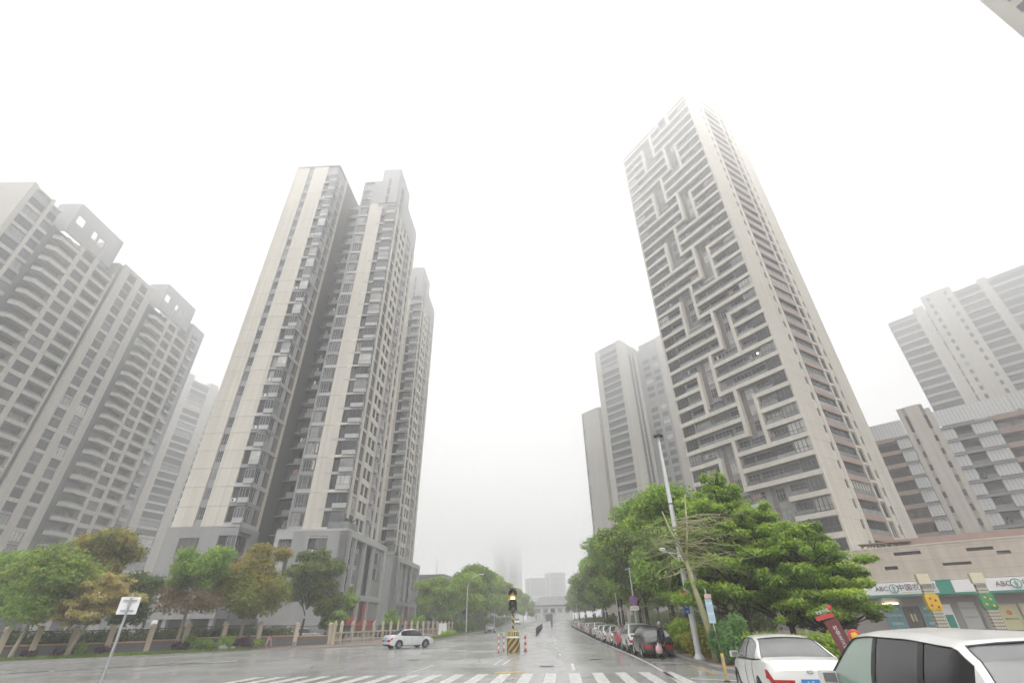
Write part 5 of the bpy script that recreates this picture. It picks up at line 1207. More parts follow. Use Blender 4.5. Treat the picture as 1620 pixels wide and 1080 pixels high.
shrub('shrub', 'golden yellow bush behind the black parked car', (9.6, 29.6, .14), .75, 1.25, 1500, .24, YBUSH, 82)
shrub('shrub', 'lime green bush beside the black parked car', (10.2, 33.0, .14), 1.2, 1.9, 2600, .28, LIMEL, 83); shrub('shrub', 'upright yellow green bush at the foot of the lamp post', (9.85, 27.3, .14), .7, 1.7, 1500, .24, YBUSH, 84)
shrub('shrub', 'lime bush farther back beside the silver parked car', (10.6, 37.5, .14), 1.1, 1.5, 1700, .28, LIMEL, 85)
def hedge(label, pts, w, h, m, seed, n, size=.16, z=.14):
    R = thing('hedge', label, 'hedge', (pts[0][0], pts[0][1], z)); rng = random.Random(seed); cl = []
    for (a, b), (c, d) in zip(pts[:-1], pts[1:]):
        l = math.hypot(c - a, d - b); k = max(2, int(l / .45))
        for i in range(k):
            t = (i + .5) / k; cl.append((a + (c - a) * t - pts[0][0] + rng.uniform(-.15, .15), b + (d - b) * t - pts[0][1] + rng.uniform(-.15, .15), h * .55 + rng.uniform(-.06, .06), .42, w * .55, h * .48, 1))
    link('foliage', leaves(cl, n, size, seed, m, .7, 0, 'foliage'), R)
hedge('clipped bright green hedge behind the white sedan', [(9.9, 24.0), (11.6, 23.0), (13.4, 21.9)], .9, 1.15, LIMEL, 90, 6500)
hedge('long dark hedge under the right hand row of trees', [(10.9, 40), (12.2, 60), (13.8, 85)], .9, 1.0, GREENL, 91, 7000, .26)
hedge('dark hedge behind the railings under the corner tower', [(-40.5, 42.5), (-33, 50), (-24.5, 58.5)], 1.1, 1.7, DEEPL, 96, 9000, .3, .2)
hedge('long dark undergrowth filling the gap below the far trees on the right', [(15.5, 84), (19, 140), (23, 215)], 1.6, 2.6, DEEPL, 97, 9000, .45, .2)
hedge('dark undergrowth hedge along the left kerb below the dense trees', [(-10.3, 92), (-8.6, 112), (-6.6, 140), (-4.2, 175)], 1.3, 2.2, DEEPL, 92, 9000, .4, .3)
hedge('tall dark thicket behind the left row of trees', [(-16, 112), (-12, 145), (-8, 190), (-1, 236)], 3.0, 4.0, DEEPL, 94, 9000, .6, .3)
hedge('dark thicket behind the back row of trees on the right', [(24, 50), (29, 80), (34, 130), (38, 200)], 3.0, 3.6, DEEPL, 95, 10000, .6, .1)
hedge('low clipped green hedge beside the white utility cabinet', [(-11.6, 84.5), (-10.6, 92)], 1.0, .7, LIMEL, 93, 1800, .22, .2)
for i, (x, y, r, h, m, lab) in enumerate(((-34.3, 38.6, .5, .55, PURPL, 'purple shrub at the foot of the first leaning trunk'), (-33.1, 39.7, .5, .6, PURPL, 'purple shrub between the first two pillars'), (-33.2, 41.6, .5, 1.1, GREENL, 'thin green shrub before the third pillar from the left'), (-31.6, 41.8, .55, .6, PURPL, 'purple shrub beside the yellow tree'), (-28.0, 45.3, .65, .8, PURPL, 'large purple shrub left of the two toned tree'), (-28.3, 46.9, .5, 1.2, GREENL, 'round green shrub against the two toned tree'),
        (-26.8, 46.6, .9, 1.2, GREENL, 'wide green shrub right of the two toned tree'), (-25.6, 47.8, .9, 1.15, GREENL, 'olive shrub on the verge, middle of three'), (-24.6, 49.0, .8, 1.0, PURPL, 'grey purple shrub at the end of the grass verge'), (-24.0, 50.4, .6, .8, GREENL, 'small green shrub touching the rust crowned tree trunk'))):
    shrub('shrub', lab, (x, y, .16), r, h, 700, .2, m, 100 + i)
def grass(curve, d0, d1, i0, i1, n, seed, label=None):
    r = np.random.default_rng(seed); A, B = np.array(offs(curve, d0)[i0:i1]), np.array(offs(curve, d1)[i0:i1]); k = r.integers(0, len(A) - 1, n); t = r.random(n)[:, None]; u = r.random(n)[:, None]
    P = (A[k] * (1 - t) + A[k + 1] * t) * (1 - u) + (B[k] * (1 - t) + B[k + 1] * t) * u
    z = np.array([gz(y) for y in P[:, 1]]) + .15; a = r.random(n) * 6.28; s = .10 + .12 * r.random(n); w = .02
    V = np.zeros((n, 3, 3)); dx, dy = np.cos(a), np.sin(a)
    V[:, 0] = np.stack([P[:, 0] - dx * w, P[:, 1] - dy * w, z - .02], 1); V[:, 1] = np.stack([P[:, 0] + dx * w, P[:, 1] + dy * w, z - .02], 1); V[:, 2] = np.stack([P[:, 0] + dy * s * .5, P[:, 1] - dx * s * .5, z + s], 1)
    me = bpy.data.meshes.new('grass'); me.from_pydata(V.reshape(-1, 3).tolist(), [], [(3 * i, 3 * i + 1, 3 * i + 2) for i in range(n)]); me.materials.append(GRASSL); me.update()
    tag(link('grass', me), 'short green grass on the verge', 'grass', kind='stuff')
SOIL = mat('verge_soil', (0.075, 0.085, 0.04), 0.9, 0.3, 1.5)
strip('verge', KL, .3, 3.4, .142, .2, SOIL, face=False, i0=12, i1=36); grass(KL, .3, 3.2, 13, 36, 26000, 3)
strip('verge', KL, .3, 3.0, .142, .2, SOIL, face=False, i0=54, i1=90); grass(KL, .3, 2.6, 54, 80, 9000, 4)
# ------------------------------------------------------------------ vehicles
def paint(name, col, metal=0.0, rough=0.28):
    return mat(name, col, rough, 0.05, 1.2, metal=metal, coat=0.6, spec=0.5)
CP = dict(white=paint('paint_white', (0.68, 0.68, 0.66)), silver=paint('paint_silver', (0.60, 0.62, 0.64), .2, .3), black=paint('paint_black', (0.018, 0.02, 0.022)), grey=paint('paint_grey', (0.16, 0.165, 0.17), .4), red=paint('paint_red', (0.38, 0.03, 0.035)), blue=paint('paint_blue', (0.05, 0.09, 0.17), .3), beige=paint('paint_champagne', (0.42, 0.38, 0.31), .4))
CG = mat('car_glass', (0.045, 0.05, 0.052), 0.06, 0.15, 1.5, spec=0.7); CGT = mat('car_glass_tinted', (0.018, 0.018, 0.02), 0.10, 0.3, 3.0, spec=0.55, bump=.04, bscale=70); CGG = mat('car_glass_green', (0.23, 0.31, 0.26), 0.08, 0.12, 2.0, spec=0.6, bump=.03, bscale=70); CGR = mat('car_glass_grey', (0.17, 0.175, 0.175), 0.10, 0.2, 2.5, spec=0.7, bump=.03, bscale=70)
TYRE = mat('tyre', (0.02, 0.02, 0.02), 0.8, 0.2, 6.0); ALLOY = mat('alloy_rim', (0.45, 0.46, 0.47), 0.3, 0.1, 5.0, metal=0.7); TRIM = mat('car_trim_black', (0.02, 0.02, 0.022), 0.45, 0.1, 4.0); RIMD = mat('rim_back', (0.10, 0.10, 0.105), 0.5, 0.1, 5.0); CHROME = mat('chrome', (0.6, 0.6, 0.6), 0.15, 0.05, 4.0, metal=1.0)
TAIL = mat('tail_lamp_red', (0.42, 0.02, 0.025), 0.15, 0.25, 9.0, coat=.5); HEADL = mat('head_lamp', (0.55, 0.56, 0.57), 0.1, 0.2, 9.0, coat=.5); PLATE = mat('number_plate_blue', (0.03, 0.19, 0.46), 0.4, 0.1, 6.0)
def lerp_tab(T, y):
    if y <= T[0][0]: return T[0][1]
    for (a, b), (c, d) in zip(T[:-1], T[1:]):
        if y <= c:
            t = (y - a) / (c - a); t = t * t * (3 - 2 * t) * .5 + t * .5; return b + (d - b) * t
    return T[-1][1]
SPEC = dict(
    sedan=dict(L=4.5, W=1.77, H=1.45, wheels=(-1.38, 1.28), R=.32, top=[(-2.25, .86), (-2.17, 1.02), (-1.75, 1.06), (-.9, 1.0), (.9, .95), (1.05, .95), (1.7, .83), (2.1, .70), (2.25, .58)], wid=[(-2.25, .84), (-2.1, .93), (-1.6, .985), (0, 1), (1.5, .98), (2.05, .88), (2.25, .70)], roof=[(-1.72, 0), (-1.0, .84), (-.55, .985), (0, 1.0), (.35, .95), (1.25, 0)], rr=-.86, rf=.22, side=(-1.22, 1.12), pil=(-.18,), bel=.98, wr=.60),
    hatch=dict(L=4.3, W=1.8, H=1.52, wheels=(-1.3, 1.25), R=.33, top=[(-2.15, .80), (-2.08, 1.0), (-1.6, 1.04), (.8, .98), (.95, .98), (1.6, .87), (2.0, .74), (2.15, .58)], wid=[(-2.15, .86), (-2.0, .94), (-1.5, .985), (0, 1), (1.4, .98), (1.95, .88), (2.15, .70)], roof=[(-2.02, 0), (-1.62, .74), (-1.45, .9), (-.6, 1.0), (0, 1.0), (.3, .95), (1.2, 0)], rr=-1.5, rf=.18, side=(-1.55, 1.05), pil=(-.2, -1.02), bel=1.0, wr=.62),
    suv=dict(L=4.75, W=1.87, H=1.66, wheels=(-1.38, 1.36), R=.37, top=[(-2.37, .90), (-2.28, 1.10), (-1.7, 1.12), (.8, 1.08), (1.0, 1.08), (1.75, 1.0), (2.2, .86), (2.37, .68)], wid=[(-2.37, .86), (-2.2, .94), (-1.6, .99), (0, 1), (1.5, .98), (2.15, .9), (2.37, .72)], roof=[(-2.26, 0), (-1.86, .72), (-1.66, .9), (-.8, .985), (0, 1.0), (.35, .96), (1.28, 0)], rr=-1.72, rf=.22, side=(-1.9, 1.1), pil=(-.16, -1.12), bel=1.1, wr=.64))
def seq(a, b, st):
    n = max(1, int(round((b - a) / st))); return [a + (b - a) * i / n for i in range(n + 1)]
def smooth_mesh(me, ang=38):
    me.polygons.foreach_set('use_smooth', [True] * len(me.polygons)); me.set_sharp_from_angle(angle=D2R(ang)); return me
def car_parts(kind):
    """Lofted car: returns {part name: [(mesh builder material key, MB)]}."""
    K = SPEC[kind]; L, Wd, H, R = K['L'], K['W'] / 2, K['H'], K['R']; zb = .20; ra = R + .06
    ys = sorted(set([round(y, 3) for y in seq(-L / 2, L / 2, .11)] + [round(w + d, 3) for w in K['wheels'] for d in np.linspace(-ra, ra, 13)] + [round(v, 3) for v in K['side']] + [round(p + d, 3) for p in K['pil'] for d in (-.05, .05)]))
    ys = [y for i, y in enumerate(ys) if i == 0 or y - ys[i - 1] > .012]; ys[-1] = L / 2
    P = {}
    def mb(n): return P.setdefault(n, MB())
    def sec(y):
        w = Wd * lerp_tab(K['wid'], y); t = lerp_tab(K['top'], y); e = max(0, abs(y) - (L / 2 - .35)) / .35; z0 = zb + .12 * e * e
        S_ = [(0, z0), (w * .80, z0), (w * .955, z0 + .05), (w * .99, z0 + .2), (w, .50 * t + .04), (w * .997, t - .33), (w * .985, t - .17), (w * .945, t - .05), (w * .84, t), (0, t + .015)]
        for wy in K['wheels']:
            d = abs(y - wy)
            if d < ra + 1e-4:
                za = R + math.sqrt(max(0, ra * ra - d * d))
                S_ = [(x, max(z, za) if i < 5 else max(z, za + .012 * (i - 4))) for i, (x, z) in enumerate(S_)]
        return S_
    secs = [sec(y) for y in ys]; n = len(secs[0])
    doors = [(K['pil'][0] + .02, .98, 'front'), ((K['side'][0] + .3 if kind == 'sedan' else -1.0), K['pil'][0] - .02, 'rear')]
    for i in range(len(ys) - 1):
        ym = (ys[i] + ys[i + 1]) / 2
        for j in range(n - 1):
            nm, mk = 'body', 'paint'
            if 2 <= j <= 6:
                for k, (a, b, q) in enumerate(doors):
                    if a < ym < b and j >= 3: nm = 'door' + str(k)
            if j <= 1: mk = 'trim'
            if j == 5 and ym < -L / 2 + (.26 if kind != 'sedan' else .24): nm, mk = 'taillight', 'tail'
            if j in (5, 6) and ym > L / 2 - .52 and ym < L / 2 - .06: nm, mk = 'headlight', 'head'
            if j == 2 and mk == 'paint' and kind == 'suv': mk = 'trim'
            a, b = secs[i], secs[i + 1]; o = {'taillight': .006, 'headlight': .006}.get(nm, 0.0 if nm == 'body' else .004)
            for s in (1, -1):
                q = [(s * (a[j][0] + o), ys[i], a[j][1]), (s * (b[j][0] + o), ys[i + 1], b[j][1]), (s * (b[j + 1][0] + o), ys[i + 1], b[j + 1][1]), (s * (a[j + 1][0] + o), ys[i], a[j + 1][1])]
                if s < 0: q.reverse()
                mb((nm + ('L' if s < 0 else 'R')) if nm != 'body' else nm).poly(q, mk)
    for end, i in ((-1, 0), (1, len(ys) - 1)):       # rounded end caps in columns
        S_ = secs[i]; y = ys[i]; cols = [-1, -.72, -.46, 0, .46, .72, 1]
        for j in range(1, n - 2):
            for a, b in zip(cols[:-1], cols[1:]):
                bul = lambda f: y + end * .07 * (1 - f * f)
                nm, mk = 'body', 'paint'; c = abs(a + b) / 2
                if end < 0 and j == 5 and c > .5: nm, mk = ('taillightL' if a < 0 else 'taillightR'), 'tail'
                if end > 0 and j == 5 and c > .7: nm, mk = ('headlightL' if a < 0 else 'headlightR'), 'head'
                if end > 0 and j in (3, 4, 5) and c < .5: nm, mk = 'grille', 'trim'
                if j == 1 or (j == 2 and kind == 'suv'): mk = 'trim'
                o = end * (.006 if nm != 'body' else 0)
                q = [(a * S_[j][0], bul(a) + o, S_[j][1]), (b * S_[j][0], bul(b) + o, S_[j][1]), (b * S_[j + 1][0], bul(b) + o, S_[j + 1][1]), (a * S_[j + 1][0], bul(a) + o, S_[j + 1][1])]
                if end > 0: q.reverse()
                mb(nm).poly(q, mk)
        tp = S_[n - 2]; xs = cols
        q = [(f * tp[0], y + end * .07 * (1 - f * f), tp[1]) for f in xs] + [(0, y, S_[n - 1][1])]
        mb('body').poly(q if end < 0 else q[::-1], 'paint')
    # greenhouse
    RT_ = K['roof']; y0, y1 = RT_[0][0], RT_[-1][0]; gy = sorted(set([round(v, 3) for v in seq(y0, y1, .09)] + [round(v, 3) for v in K['side']] + [round(p + d, 3) for p in K['pil'] for d in (-.045, .045)] + [K['rr'], K['rf']])); gy = [v for v in gy if y0 <= v <= y1]
    def gsec(y):
        be = lerp_tab(K['top'], y) - .025; h = max(.0, lerp_tab(RT_, y)) * (H - K['bel']) + (K['bel'] - be) * lerp_tab(RT_, y); f = h / max(.01, H - be); wb = Wd * lerp_tab(K['wid'], y) * .935; wt = wb - (wb - K['wr']) * min(1, f) ** 1.1
        out = [(wb + (wt - wb) * u ** 1.25, be + h * v) for u, v in ((0, 0), (.28, .30), (.58, .60), (.88, .90))]
        return out + [(wt * .93, be + h * .975), (wt * .80, be + h), (0, be + h + .025 * f)]
    G = [gsec(y) for y in gy]
    for i in range(len(gy) - 1):
        ym = (gy[i] + gy[i + 1]) / 2; a, b = G[i], G[i + 1]
        for j in range(6):
            for s in (1, -1):
                sd = 'L' if s < 0 else 'R'; nm, mk, o = 'cabin', 'paint', 0.0
                if j < 3:
                    if K['side'][0] < ym < K['side'][1]:
                        if any(abs(ym - p) < .05 for p in K['pil']): mk = 'trim'
                        else: k = sum(ym < p for p in K['pil']); nm, mk, o = 'side_window%d%s' % (k, sd), 'glass%d' % k, -.006
                elif j == 5 or (j == 4 and (ym > K['rf'] or ym < K['rr'])):
                    if ym > K['rf']: nm, mk, o = 'windscreen', 'glass_front', -.006
                    elif ym < K['rr']: nm, mk, o = 'rear_window', 'glass_rear', -.006
                    else: nm = 'roof'
                q = [(s * (a[j][0] + (o if j < 3 else 0)), gy[i], a[j][1] + (o if j >= 3 else 0)), (s * (b[j][0] + (o if j < 3 else 0)), gy[i + 1], b[j][1] + (o if j >= 3 else 0)), (s * (b[j + 1][0] + (o if j < 3 else 0)), gy[i + 1], b[j + 1][1] + (o if j >= 3 else 0)), (s * (a[j + 1][0] + (o if j < 3 else 0)), gy[i], a[j + 1][1] + (o if j >= 3 else 0))]
                if s < 0: q.reverse()
                mb(nm).poly(q, mk)
    K['_secs'] = (ys, secs); K['_g'] = (gy, G)
    return P
def wheel_meshes(R):
    def mk():
        t = MB().lathe([(R * .62, -.10), (R * .93, -.105), (R, -.07), (R, .07), (R * .93, .105), (R * .62, .10)], TYRE, 28, M=Matrix.Rotation(D2R(90), 4, 'Y'), cap=False).mesh('tyre', True); t.set_sharp_from_angle(angle=.7)
        r = MB(); Q = Matrix.Rotation(D2R(90), 4, 'Y')
        r.lathe([(R * .64, -.03), (R * .66, .09), (R * .60, .095), (R * .57, .05)], ALLOY, 28, M=Q, cap=False); r.lathe([(R * .6, -.02), (R * .6, .0)], RIMD, 20, M=Q); r.lathe([(R * .14, 0), (R * .14, .085), (R * .05, .09)], ALLOY, 12, M=Q)
        for k in range(5):
            M = Matrix.Rotation(k * 2 * math.pi / 5, 4, 'X'); r.box(.055, .085, -R * .085, R * .085, R * .1, R * .6, ALLOY, M)
        return t, r.mesh('rim')
    return cached(('wheel', R), mk)
def recolour(o, m):
    for s in o.material_slots:
        if s.material and s.material.name.startswith('paint_'): s.link = 'OBJECT'; s.material = m
def make_car(kind, label, colour, loc, rotz, group=None, glass=None, detail=True, cat='car', name='parked_car'):
    glass = glass or {}; K = SPEC[kind]; R = thing(name, label, cat, loc, rotz, group); key = (kind, tuple(sorted(glass.items())) and str({k: v.name for k, v in glass.items()}))
    def build():
        P = car_parts(kind); out = []
        mm = dict(paint=CP['white'], trim=TRIM, tail=TAIL, head=HEADL)
        for n_, b in P.items():
            real = MB(); real.v, real.f, real.m = b.v, b.f, b.m
            real.mats = [mm.get(k) or glass.get(k) or (CG if k in ('glass_front', 'glass0') else CGT if k != 'glass_rear' else glass.get('glass_rear', CG)) for k in b.mats]
            nm = n_.rstrip('LR'); nm = ''.join(c for c in nm if not c.isdigit()); me = real.mesh(nm)
            bm = bmesh.new(); bm.from_mesh(me); bmesh.ops.remove_doubles(bm, verts=bm.verts, dist=.0005); bm.to_mesh(me); bm.free(); smooth_mesh(me, 42); out.append((nm, n_, me))
        return out
    parts = cached(('car', key), build); doors = []
    for nm, raw, me in parts:
        o = link(nm, me, R)
        if nm == 'door': doors.append((raw, o))
        recolour(o, CP[colour])
    tm, rm = wheel_meshes(K['R']); tr = K['W'] / 2 - .115
    for wy in K['wheels']:
        for s in (1, -1):
            w = link('wheel', tm, R, (s * tr, wy, K['R']), (0, 0, 0 if s > 0 else math.pi)); link('rim', rm, w)
    ym = 1.0 if kind != 'suv' else 1.02; bz = lerp_tab(K['top'], ym)
    mir = cached(('mir', colour, kind), lambda: smooth_mesh((lambda q: (q.prism([(-.02, -.06), (.16, -.07), (.19, 0), (.14, .07), (-.02, .05)], .0, .13, CP[colour]), q.box(-.12, .02, -.03, .02, .0, .05, TRIM), q.box(.0, .15, -.079, -.07, .02, .115, CGR))[0].mesh('mirror'))(MB()), 40))
    for s in (1, -1):
        o = link('mirror', mir, R, (s * (K['W'] / 2 * .95 - .015), ym - .12, bz - .01)); o.scale = (s, 1, 1)
    hm = cached(('hnd', colour), lambda: MB().box(-.012, .012, -.1, .1, -.015, .015, CP[colour]).mesh('handle'))
    for raw, d in doors:
        s = -1 if raw.endswith('L') else 1; yy = (K['pil'][0] + .14) if raw[4] == '0' else (K['side'][0] + .38 if kind == 'sedan' else -.92); link('handle', hm, d, (s * (K['W'] / 2 * .985 + .012), yy, lerp_tab(K['top'], yy) - .19))
    # plate, badge, bumper strips, seams
    yb = -K['L'] / 2 - .078; tz = K['top'][0][1]
    link('number_plate', cached('plate', lambda: MB().box(-.22, .22, -.012, 0, -.07, .07, PLATE).mesh('number_plate')), R, (0, yb, tz * .74)); 
    if detail: text('lettering', 'A T', .1, SIGNW, R, Matrix.Translation((-.05, yb - .014, tz * .74)) @ UP, .001)
    link('badge', cached('badge', lambda: MB().lathe([(.05, 0), (.05, .008), (.03, .012)], CHROME, 16, M=Matrix.Rotation(D2R(90), 4, 'X') @ Matrix.Diagonal((1.3, .75, 1, 1))).mesh('badge')), R, (0, yb + .0, tz + .01 if kind != 'sedan' else tz - .02))
    mb_ = MB()
    if detail:
        ys, secs = K['_secs']; gy, G = K['_g']
        for s in (1, -1):
            for yy in ([doors_y for doors_y in (K['pil'][0], .985, (K['side'][0] + .28 if kind == 'sedan' else -1.02))]):
                i = min(range(len(ys)), key=lambda k: abs(ys[k] - yy)); mb_.tube([(s * (secs[i][j][0] + .001), ys[i], secs[i][j][1]) for j in (3, 4, 5, 6, 7)], .008, TRIM, 4)
            mb_.tube([(s * (g[0][0] + .004), y, g[0][1] + .012) for y, g in zip(gy, G) if K['side'][0] - .02 < y < K['side'][1] + .05], .008, TRIM, 5)
            mb_.tube([(s * (g[3][0] + .004), y, g[3][1]) for y, g in zip(gy, G) if K['side'][0] - .02 < y < K['side'][1] + .05], .006, TRIM, 5)
            mb_.tube([(s * g[4][0], y, g[4][1] + .004) for y, g in zip(gy, G) if y <= K['rr'] + .02], .006, TRIM, 5)
        g = G[min(range(len(gy)), key=lambda k: abs(gy[k] - K['rr']))]; mb_.tube([(f * g[4][0], K['rr'], g[4][1] + (.035 * (1 - f * f))) for f in (-1, -.6, -.2, .2, .6, 1)], .010, TRIM, 5)
        mb_.tube([(f * G[0][4][0], gy[0] - .005, G[0][4][1] + .012) for f in (-1, 0, 1)], .014, TRIM, 5)
        mb_.build('trim', R)
    return R
def hd(a): return D2R(-a)
make_car('sedan', 'white sedan with red tail lamps seen from behind, in front of the hedge', 'white', (6.65, 14.2, 0), hd(12), glass=dict(glass_rear=CGR, glass0=CGR, glass1=CGR))
make_car('suv', 'white estate with tinted windows cut by the bottom right corner', 'white', (4.9, 6.5, 0), hd(10), glass=dict(glass_rear=CGR, glass0=CGG), cat='car')
make_car('sedan', 'silver saloon turning across the junction in front of the balustrade', 'silver', (-9.9, 50.0, 0), hd(51), name='moving_car')
ROWC = [('hatch', 'black', 'black hatchback behind the standing man, nearest of the parked row'), ('suv', 'silver', 'silver car with one tail lamp showing, second in the parked row'), ('hatch', 'red', 'red car in the parked row'), ('sedan', 'white', 'white saloon directly ahead of the red car'), ('hatch', 'white', 'second white car ahead of the red one'), ('sedan', 'white', 'third white car ahead of the red one'), ('suv', 'white', 'white high roofed car beside the bare white pole'), ('sedan', 'black', 'black saloon between white cars in the parked row'),
        ('hatch', 'white', 'white hatchback just ahead of the black saloon'), ('sedan', 'silver', 'silver saloon in the middle of the parked row'), ('sedan', 'grey', 'dark grey saloon in the middle of the parked row'), ('suv', 'red', 'dull red tall car far along the parked row'), ('sedan', 'white', 'white saloon ahead of the far red tall car'), ('suv', 'white', 'large white car that stands out of the far parked row'), ('sedan', 'black', 'far black saloon of the parked row'), ('hatch', 'silver', 'far silver hatchback of the parked row'), ('sedan', 'white', 'hazy white saloon, fourth from the far end of the row'), ('suv', 'grey', 'hazy grey tall car, third from the far end'), ('sedan', 'white', 'hazy white saloon, last but one of the row'), ('hatch', 'blue', 'last hazy dark car at the far end of the row')]
y = 33.2
for i, (k, c, lab) in enumerate(ROWC):
    make_car(k, lab, c, (7.95 + .066 * (y - 31), y, gz(y)), hd(4 + (i * 37 % 5 - 2) * .5), 'cars parked along the right kerb', detail=i < 4)
    y += 5.5 + (i * 53 % 7) * .12
make_car('hatch', 'dark car parked alone by the left kerb under the dense trees', 'grey', (-4.9, 101, gz(101)), hd(183), detail=False)
make_car('suv', 'white van far off at the left side of the street end', 'white', (.2, 178, gz(178)), hd(183), detail=False, name='parked_van', cat='van')
make_car('sedan', 'white car parked behind the pillared fence under the corner tower', 'white', (-26.5, 67.5, .2), hd(80), detail=False)
make_car('sedan', 'dark car parked behind the balustrade below the second tower', 'black', (-19.0, 78, .2), hd(10), detail=False)

# ------------------------------------------------------------------ people
SKIN = mat('skin', (0.36, 0.22, 0.16), 0.5, 0.08, 8.0); NAVY = mat('cloth_navy', (0.025, 0.03, 0.05), 0.85, 0.2, 6.0); DARKC = mat('cloth_dark', (0.018, 0.018, 0.02), 0.85, 0.2, 6.0); HAIRG = mat('hair_grey', (0.30, 0.29, 0.27), 0.7, 0.25, 30.0); HAIRB = mat('hair_black', (0.015, 0.013, 0.012), 0.6, 0.2, 30.0); PINKC = mat('cloth_pink', (0.42, 0.27, 0.28), 0.8, 0.2, 5.0); SHOE = mat('shoe', (0.03, 0.03, 0.03), 0.5, 0.1, 5.0); TEAL = mat('cloth_teal', (0.12, 0.28, 0.25), .7)
def skinned(J, E, label_of):
    """One continuous body: a skin grown over joints J {name: (pos, radius)} and bones E, faces coloured by their nearest joint."""
    names = list(J); me = bpy.data.meshes.new('body_tmp'); me.from_pydata([J[n][0] for n in names], [(names.index(a), names.index(b)) for a, b in E], []); o = bpy.data.objects.new('body_tmp', me); COL.objects.link(o)
    sm = o.modifiers.new('s', 'SKIN'); sm.use_smooth_shade = True; sm.branch_smoothing = .4
    for i, n in enumerate(names):
        v = me.skin_vertices[0].data[i]; r = J[n][1]; v.radius = r if hasattr(r, '__len__') else (r, r); v.use_root = n == 'pelvis'
    ss = o.modifiers.new('d', 'SUBSURF'); ss.levels = 2; ss.render_levels = 2
    dg = bpy.context.evaluated_depsgraph_get(); out = bpy.data.meshes.new_from_object(o.evaluated_get(dg), depsgraph=dg); bpy.data.objects.remove(o); out.name = 'body'
    out.materials.clear(); ms = list(dict.fromkeys(label_of.values()))
    for m in ms: out.materials.append(m)
    pos = [Vector(J[n][0]) for n in names]
    for p in out.polygons: p.material_index = ms.index(label_of[names[min(range(len(pos)), key=lambda i: (pos[i] - p.center).length)]]); p.use_smooth = True
    return out
def person_mesh(top, legs, pose='stand', skin=SKIN):
    w = .035 if pose == 'stand' else .24
    J = dict(pelvis=((0, 0, .93), (.155, .11)), waist=((0, .0, 1.08), (.145, .105)), chest=((0, .0, 1.30), (.175, .12)), neckb=((0, .0, 1.44), (.075, .07)), neck=((0, .015, 1.50), .055), head=((0, .03, 1.60), (.085, .10)), crown=((0, .025, 1.69), (.07, .085)))
    E = [('pelvis', 'waist'), ('waist', 'chest'), ('chest', 'neckb'), ('neckb', 'neck'), ('neck', 'head'), ('head', 'crown')]; lab = dict(pelvis=legs, waist=top, chest=top, neckb=top, neck=skin, head=skin, crown=skin)
    for s, n in ((-1, 'l'), (1, 'r')):
        f = s * w
        if pose == 'ride': pts = [('hip', (s * .11, .02, .88), .085), ('knee', (s * .20, .42, .80), .065), ('ankle', (s * .17, .33, .36), .045), ('toe', (s * .17, .48, .31), .04)]
        else: pts = [('hip', (s * .095, 0, .86), .088), ('knee', (s * .10, f * .5 + .02, .48), .062), ('ankle', (s * .10, f - .02, .09), .043), ('toe', (s * .115, f + .14, .045), .04)]
        prev = 'pelvis'
        for q, p, r in pts: J[n + q] = (p, r); E.append((prev, n + q)); lab[n + q] = SHOE if q in ('toe', 'ankle') and pose != 'x' and q == 'toe' else legs; prev = n + q
        if pose == 'ride': arm = [('sh', (s * .19, .02, 1.38), .062), ('elb', (s * .27, .22, 1.17), .045), ('wr', (s * .27, .46, 1.10), .032), ('palm', (s * .26, .53, 1.10), (.038, .022))]
        else: arm = [('sh', (s * .19, 0, 1.38), .064), ('elb', (s * .245, -.02 - f * .3, 1.11), .046), ('wr', (s * .25, .05 - f * .6, .87), .033), ('palm', (s * .25, .075 - f * .7, .80), (.022, .042))]
        prev = 'chest'
        for q, p, r in arm: J[n + q] = (p, r); E.append((prev, n + q)); lab[n + q] = skin if q == 'palm' else top; prev = n + q
        pv = Vector(J[n + 'palm'][0]); dn = Vector((0, .02, -1)) if pose != 'ride' else Vector((0, .8, -.5)); sd = Vector((0, 1, 0)) if pose != 'ride' else Vector((1, 0, 0))
        for k, (o_, l) in enumerate(((-.032, .072), (-.011, .085), (.011, .08), (.031, .062))):
            b = pv + sd * o_ + dn * .035; a, c = n + 'f%d' % k, n + 'g%d' % k; J[a] = (tuple(b), .0095); J[c] = (tuple(b + dn * l + Vector((-s * .02, 0, 0))), .008); E += [(n + 'palm', a), (a, c)]; lab[a] = lab[c] = skin
        b = pv + sd * .045 + dn * .0; J[n + 't'] = (tuple(b + dn * .03 + Vector((-s * .015, 0, 0))), .010); E.append((n + 'palm', n + 't')); lab[n + 't'] = skin
    return skinned(J, E, lab)
def head_bits(R, hair, M=None):
    q = MB(); q.lathe([(.05, 1.56), (.098, 1.60), (.105, 1.66), (.09, 1.72), (.05, 1.76), (.01, 1.77)], hair, 16, c=(0, .0, 0)); o = q.build('hair', R, smooth=True); o.location = (0, -.012, 0) if M is None else M
    f = MB(); f.lathe([(.008, 0), (.016, .02), (.004, .03)], SKIN, 8, M=Matrix.Translation((0, .135, 1.60)) @ Matrix.Rotation(D2R(-20), 4, 'X'))
    for s in (-1, 1): f.lathe([(.004, 0), (.011, .004), (.004, .008)], HAIRB, 8, M=Matrix.Translation((s * .034, .127, 1.625)) @ Matrix.Rotation(D2R(-90), 4, 'X')); f.lathe([(.01, 0), (.026, .008), (.012, .02)], SKIN, 8, M=Matrix.Translation((s * .085, .02, 1.61)) @ Matrix.Rotation(D2R(90 * s), 4, 'Y'))
    f.box(-.025, .025, .118, .128, 1.55, 1.558, PINKC); o2 = f.build('face', R); 
    if M is not None: o2.location = M
def person(label, loc, rz, top, legs, hair, pose='stand', sc=1.0, group=None):
    R = thing('person', label, 'person', loc, rz, group); R.scale = (sc, sc, sc); link('body', person_mesh(top, legs, pose), R); head_bits(R, hair); return R
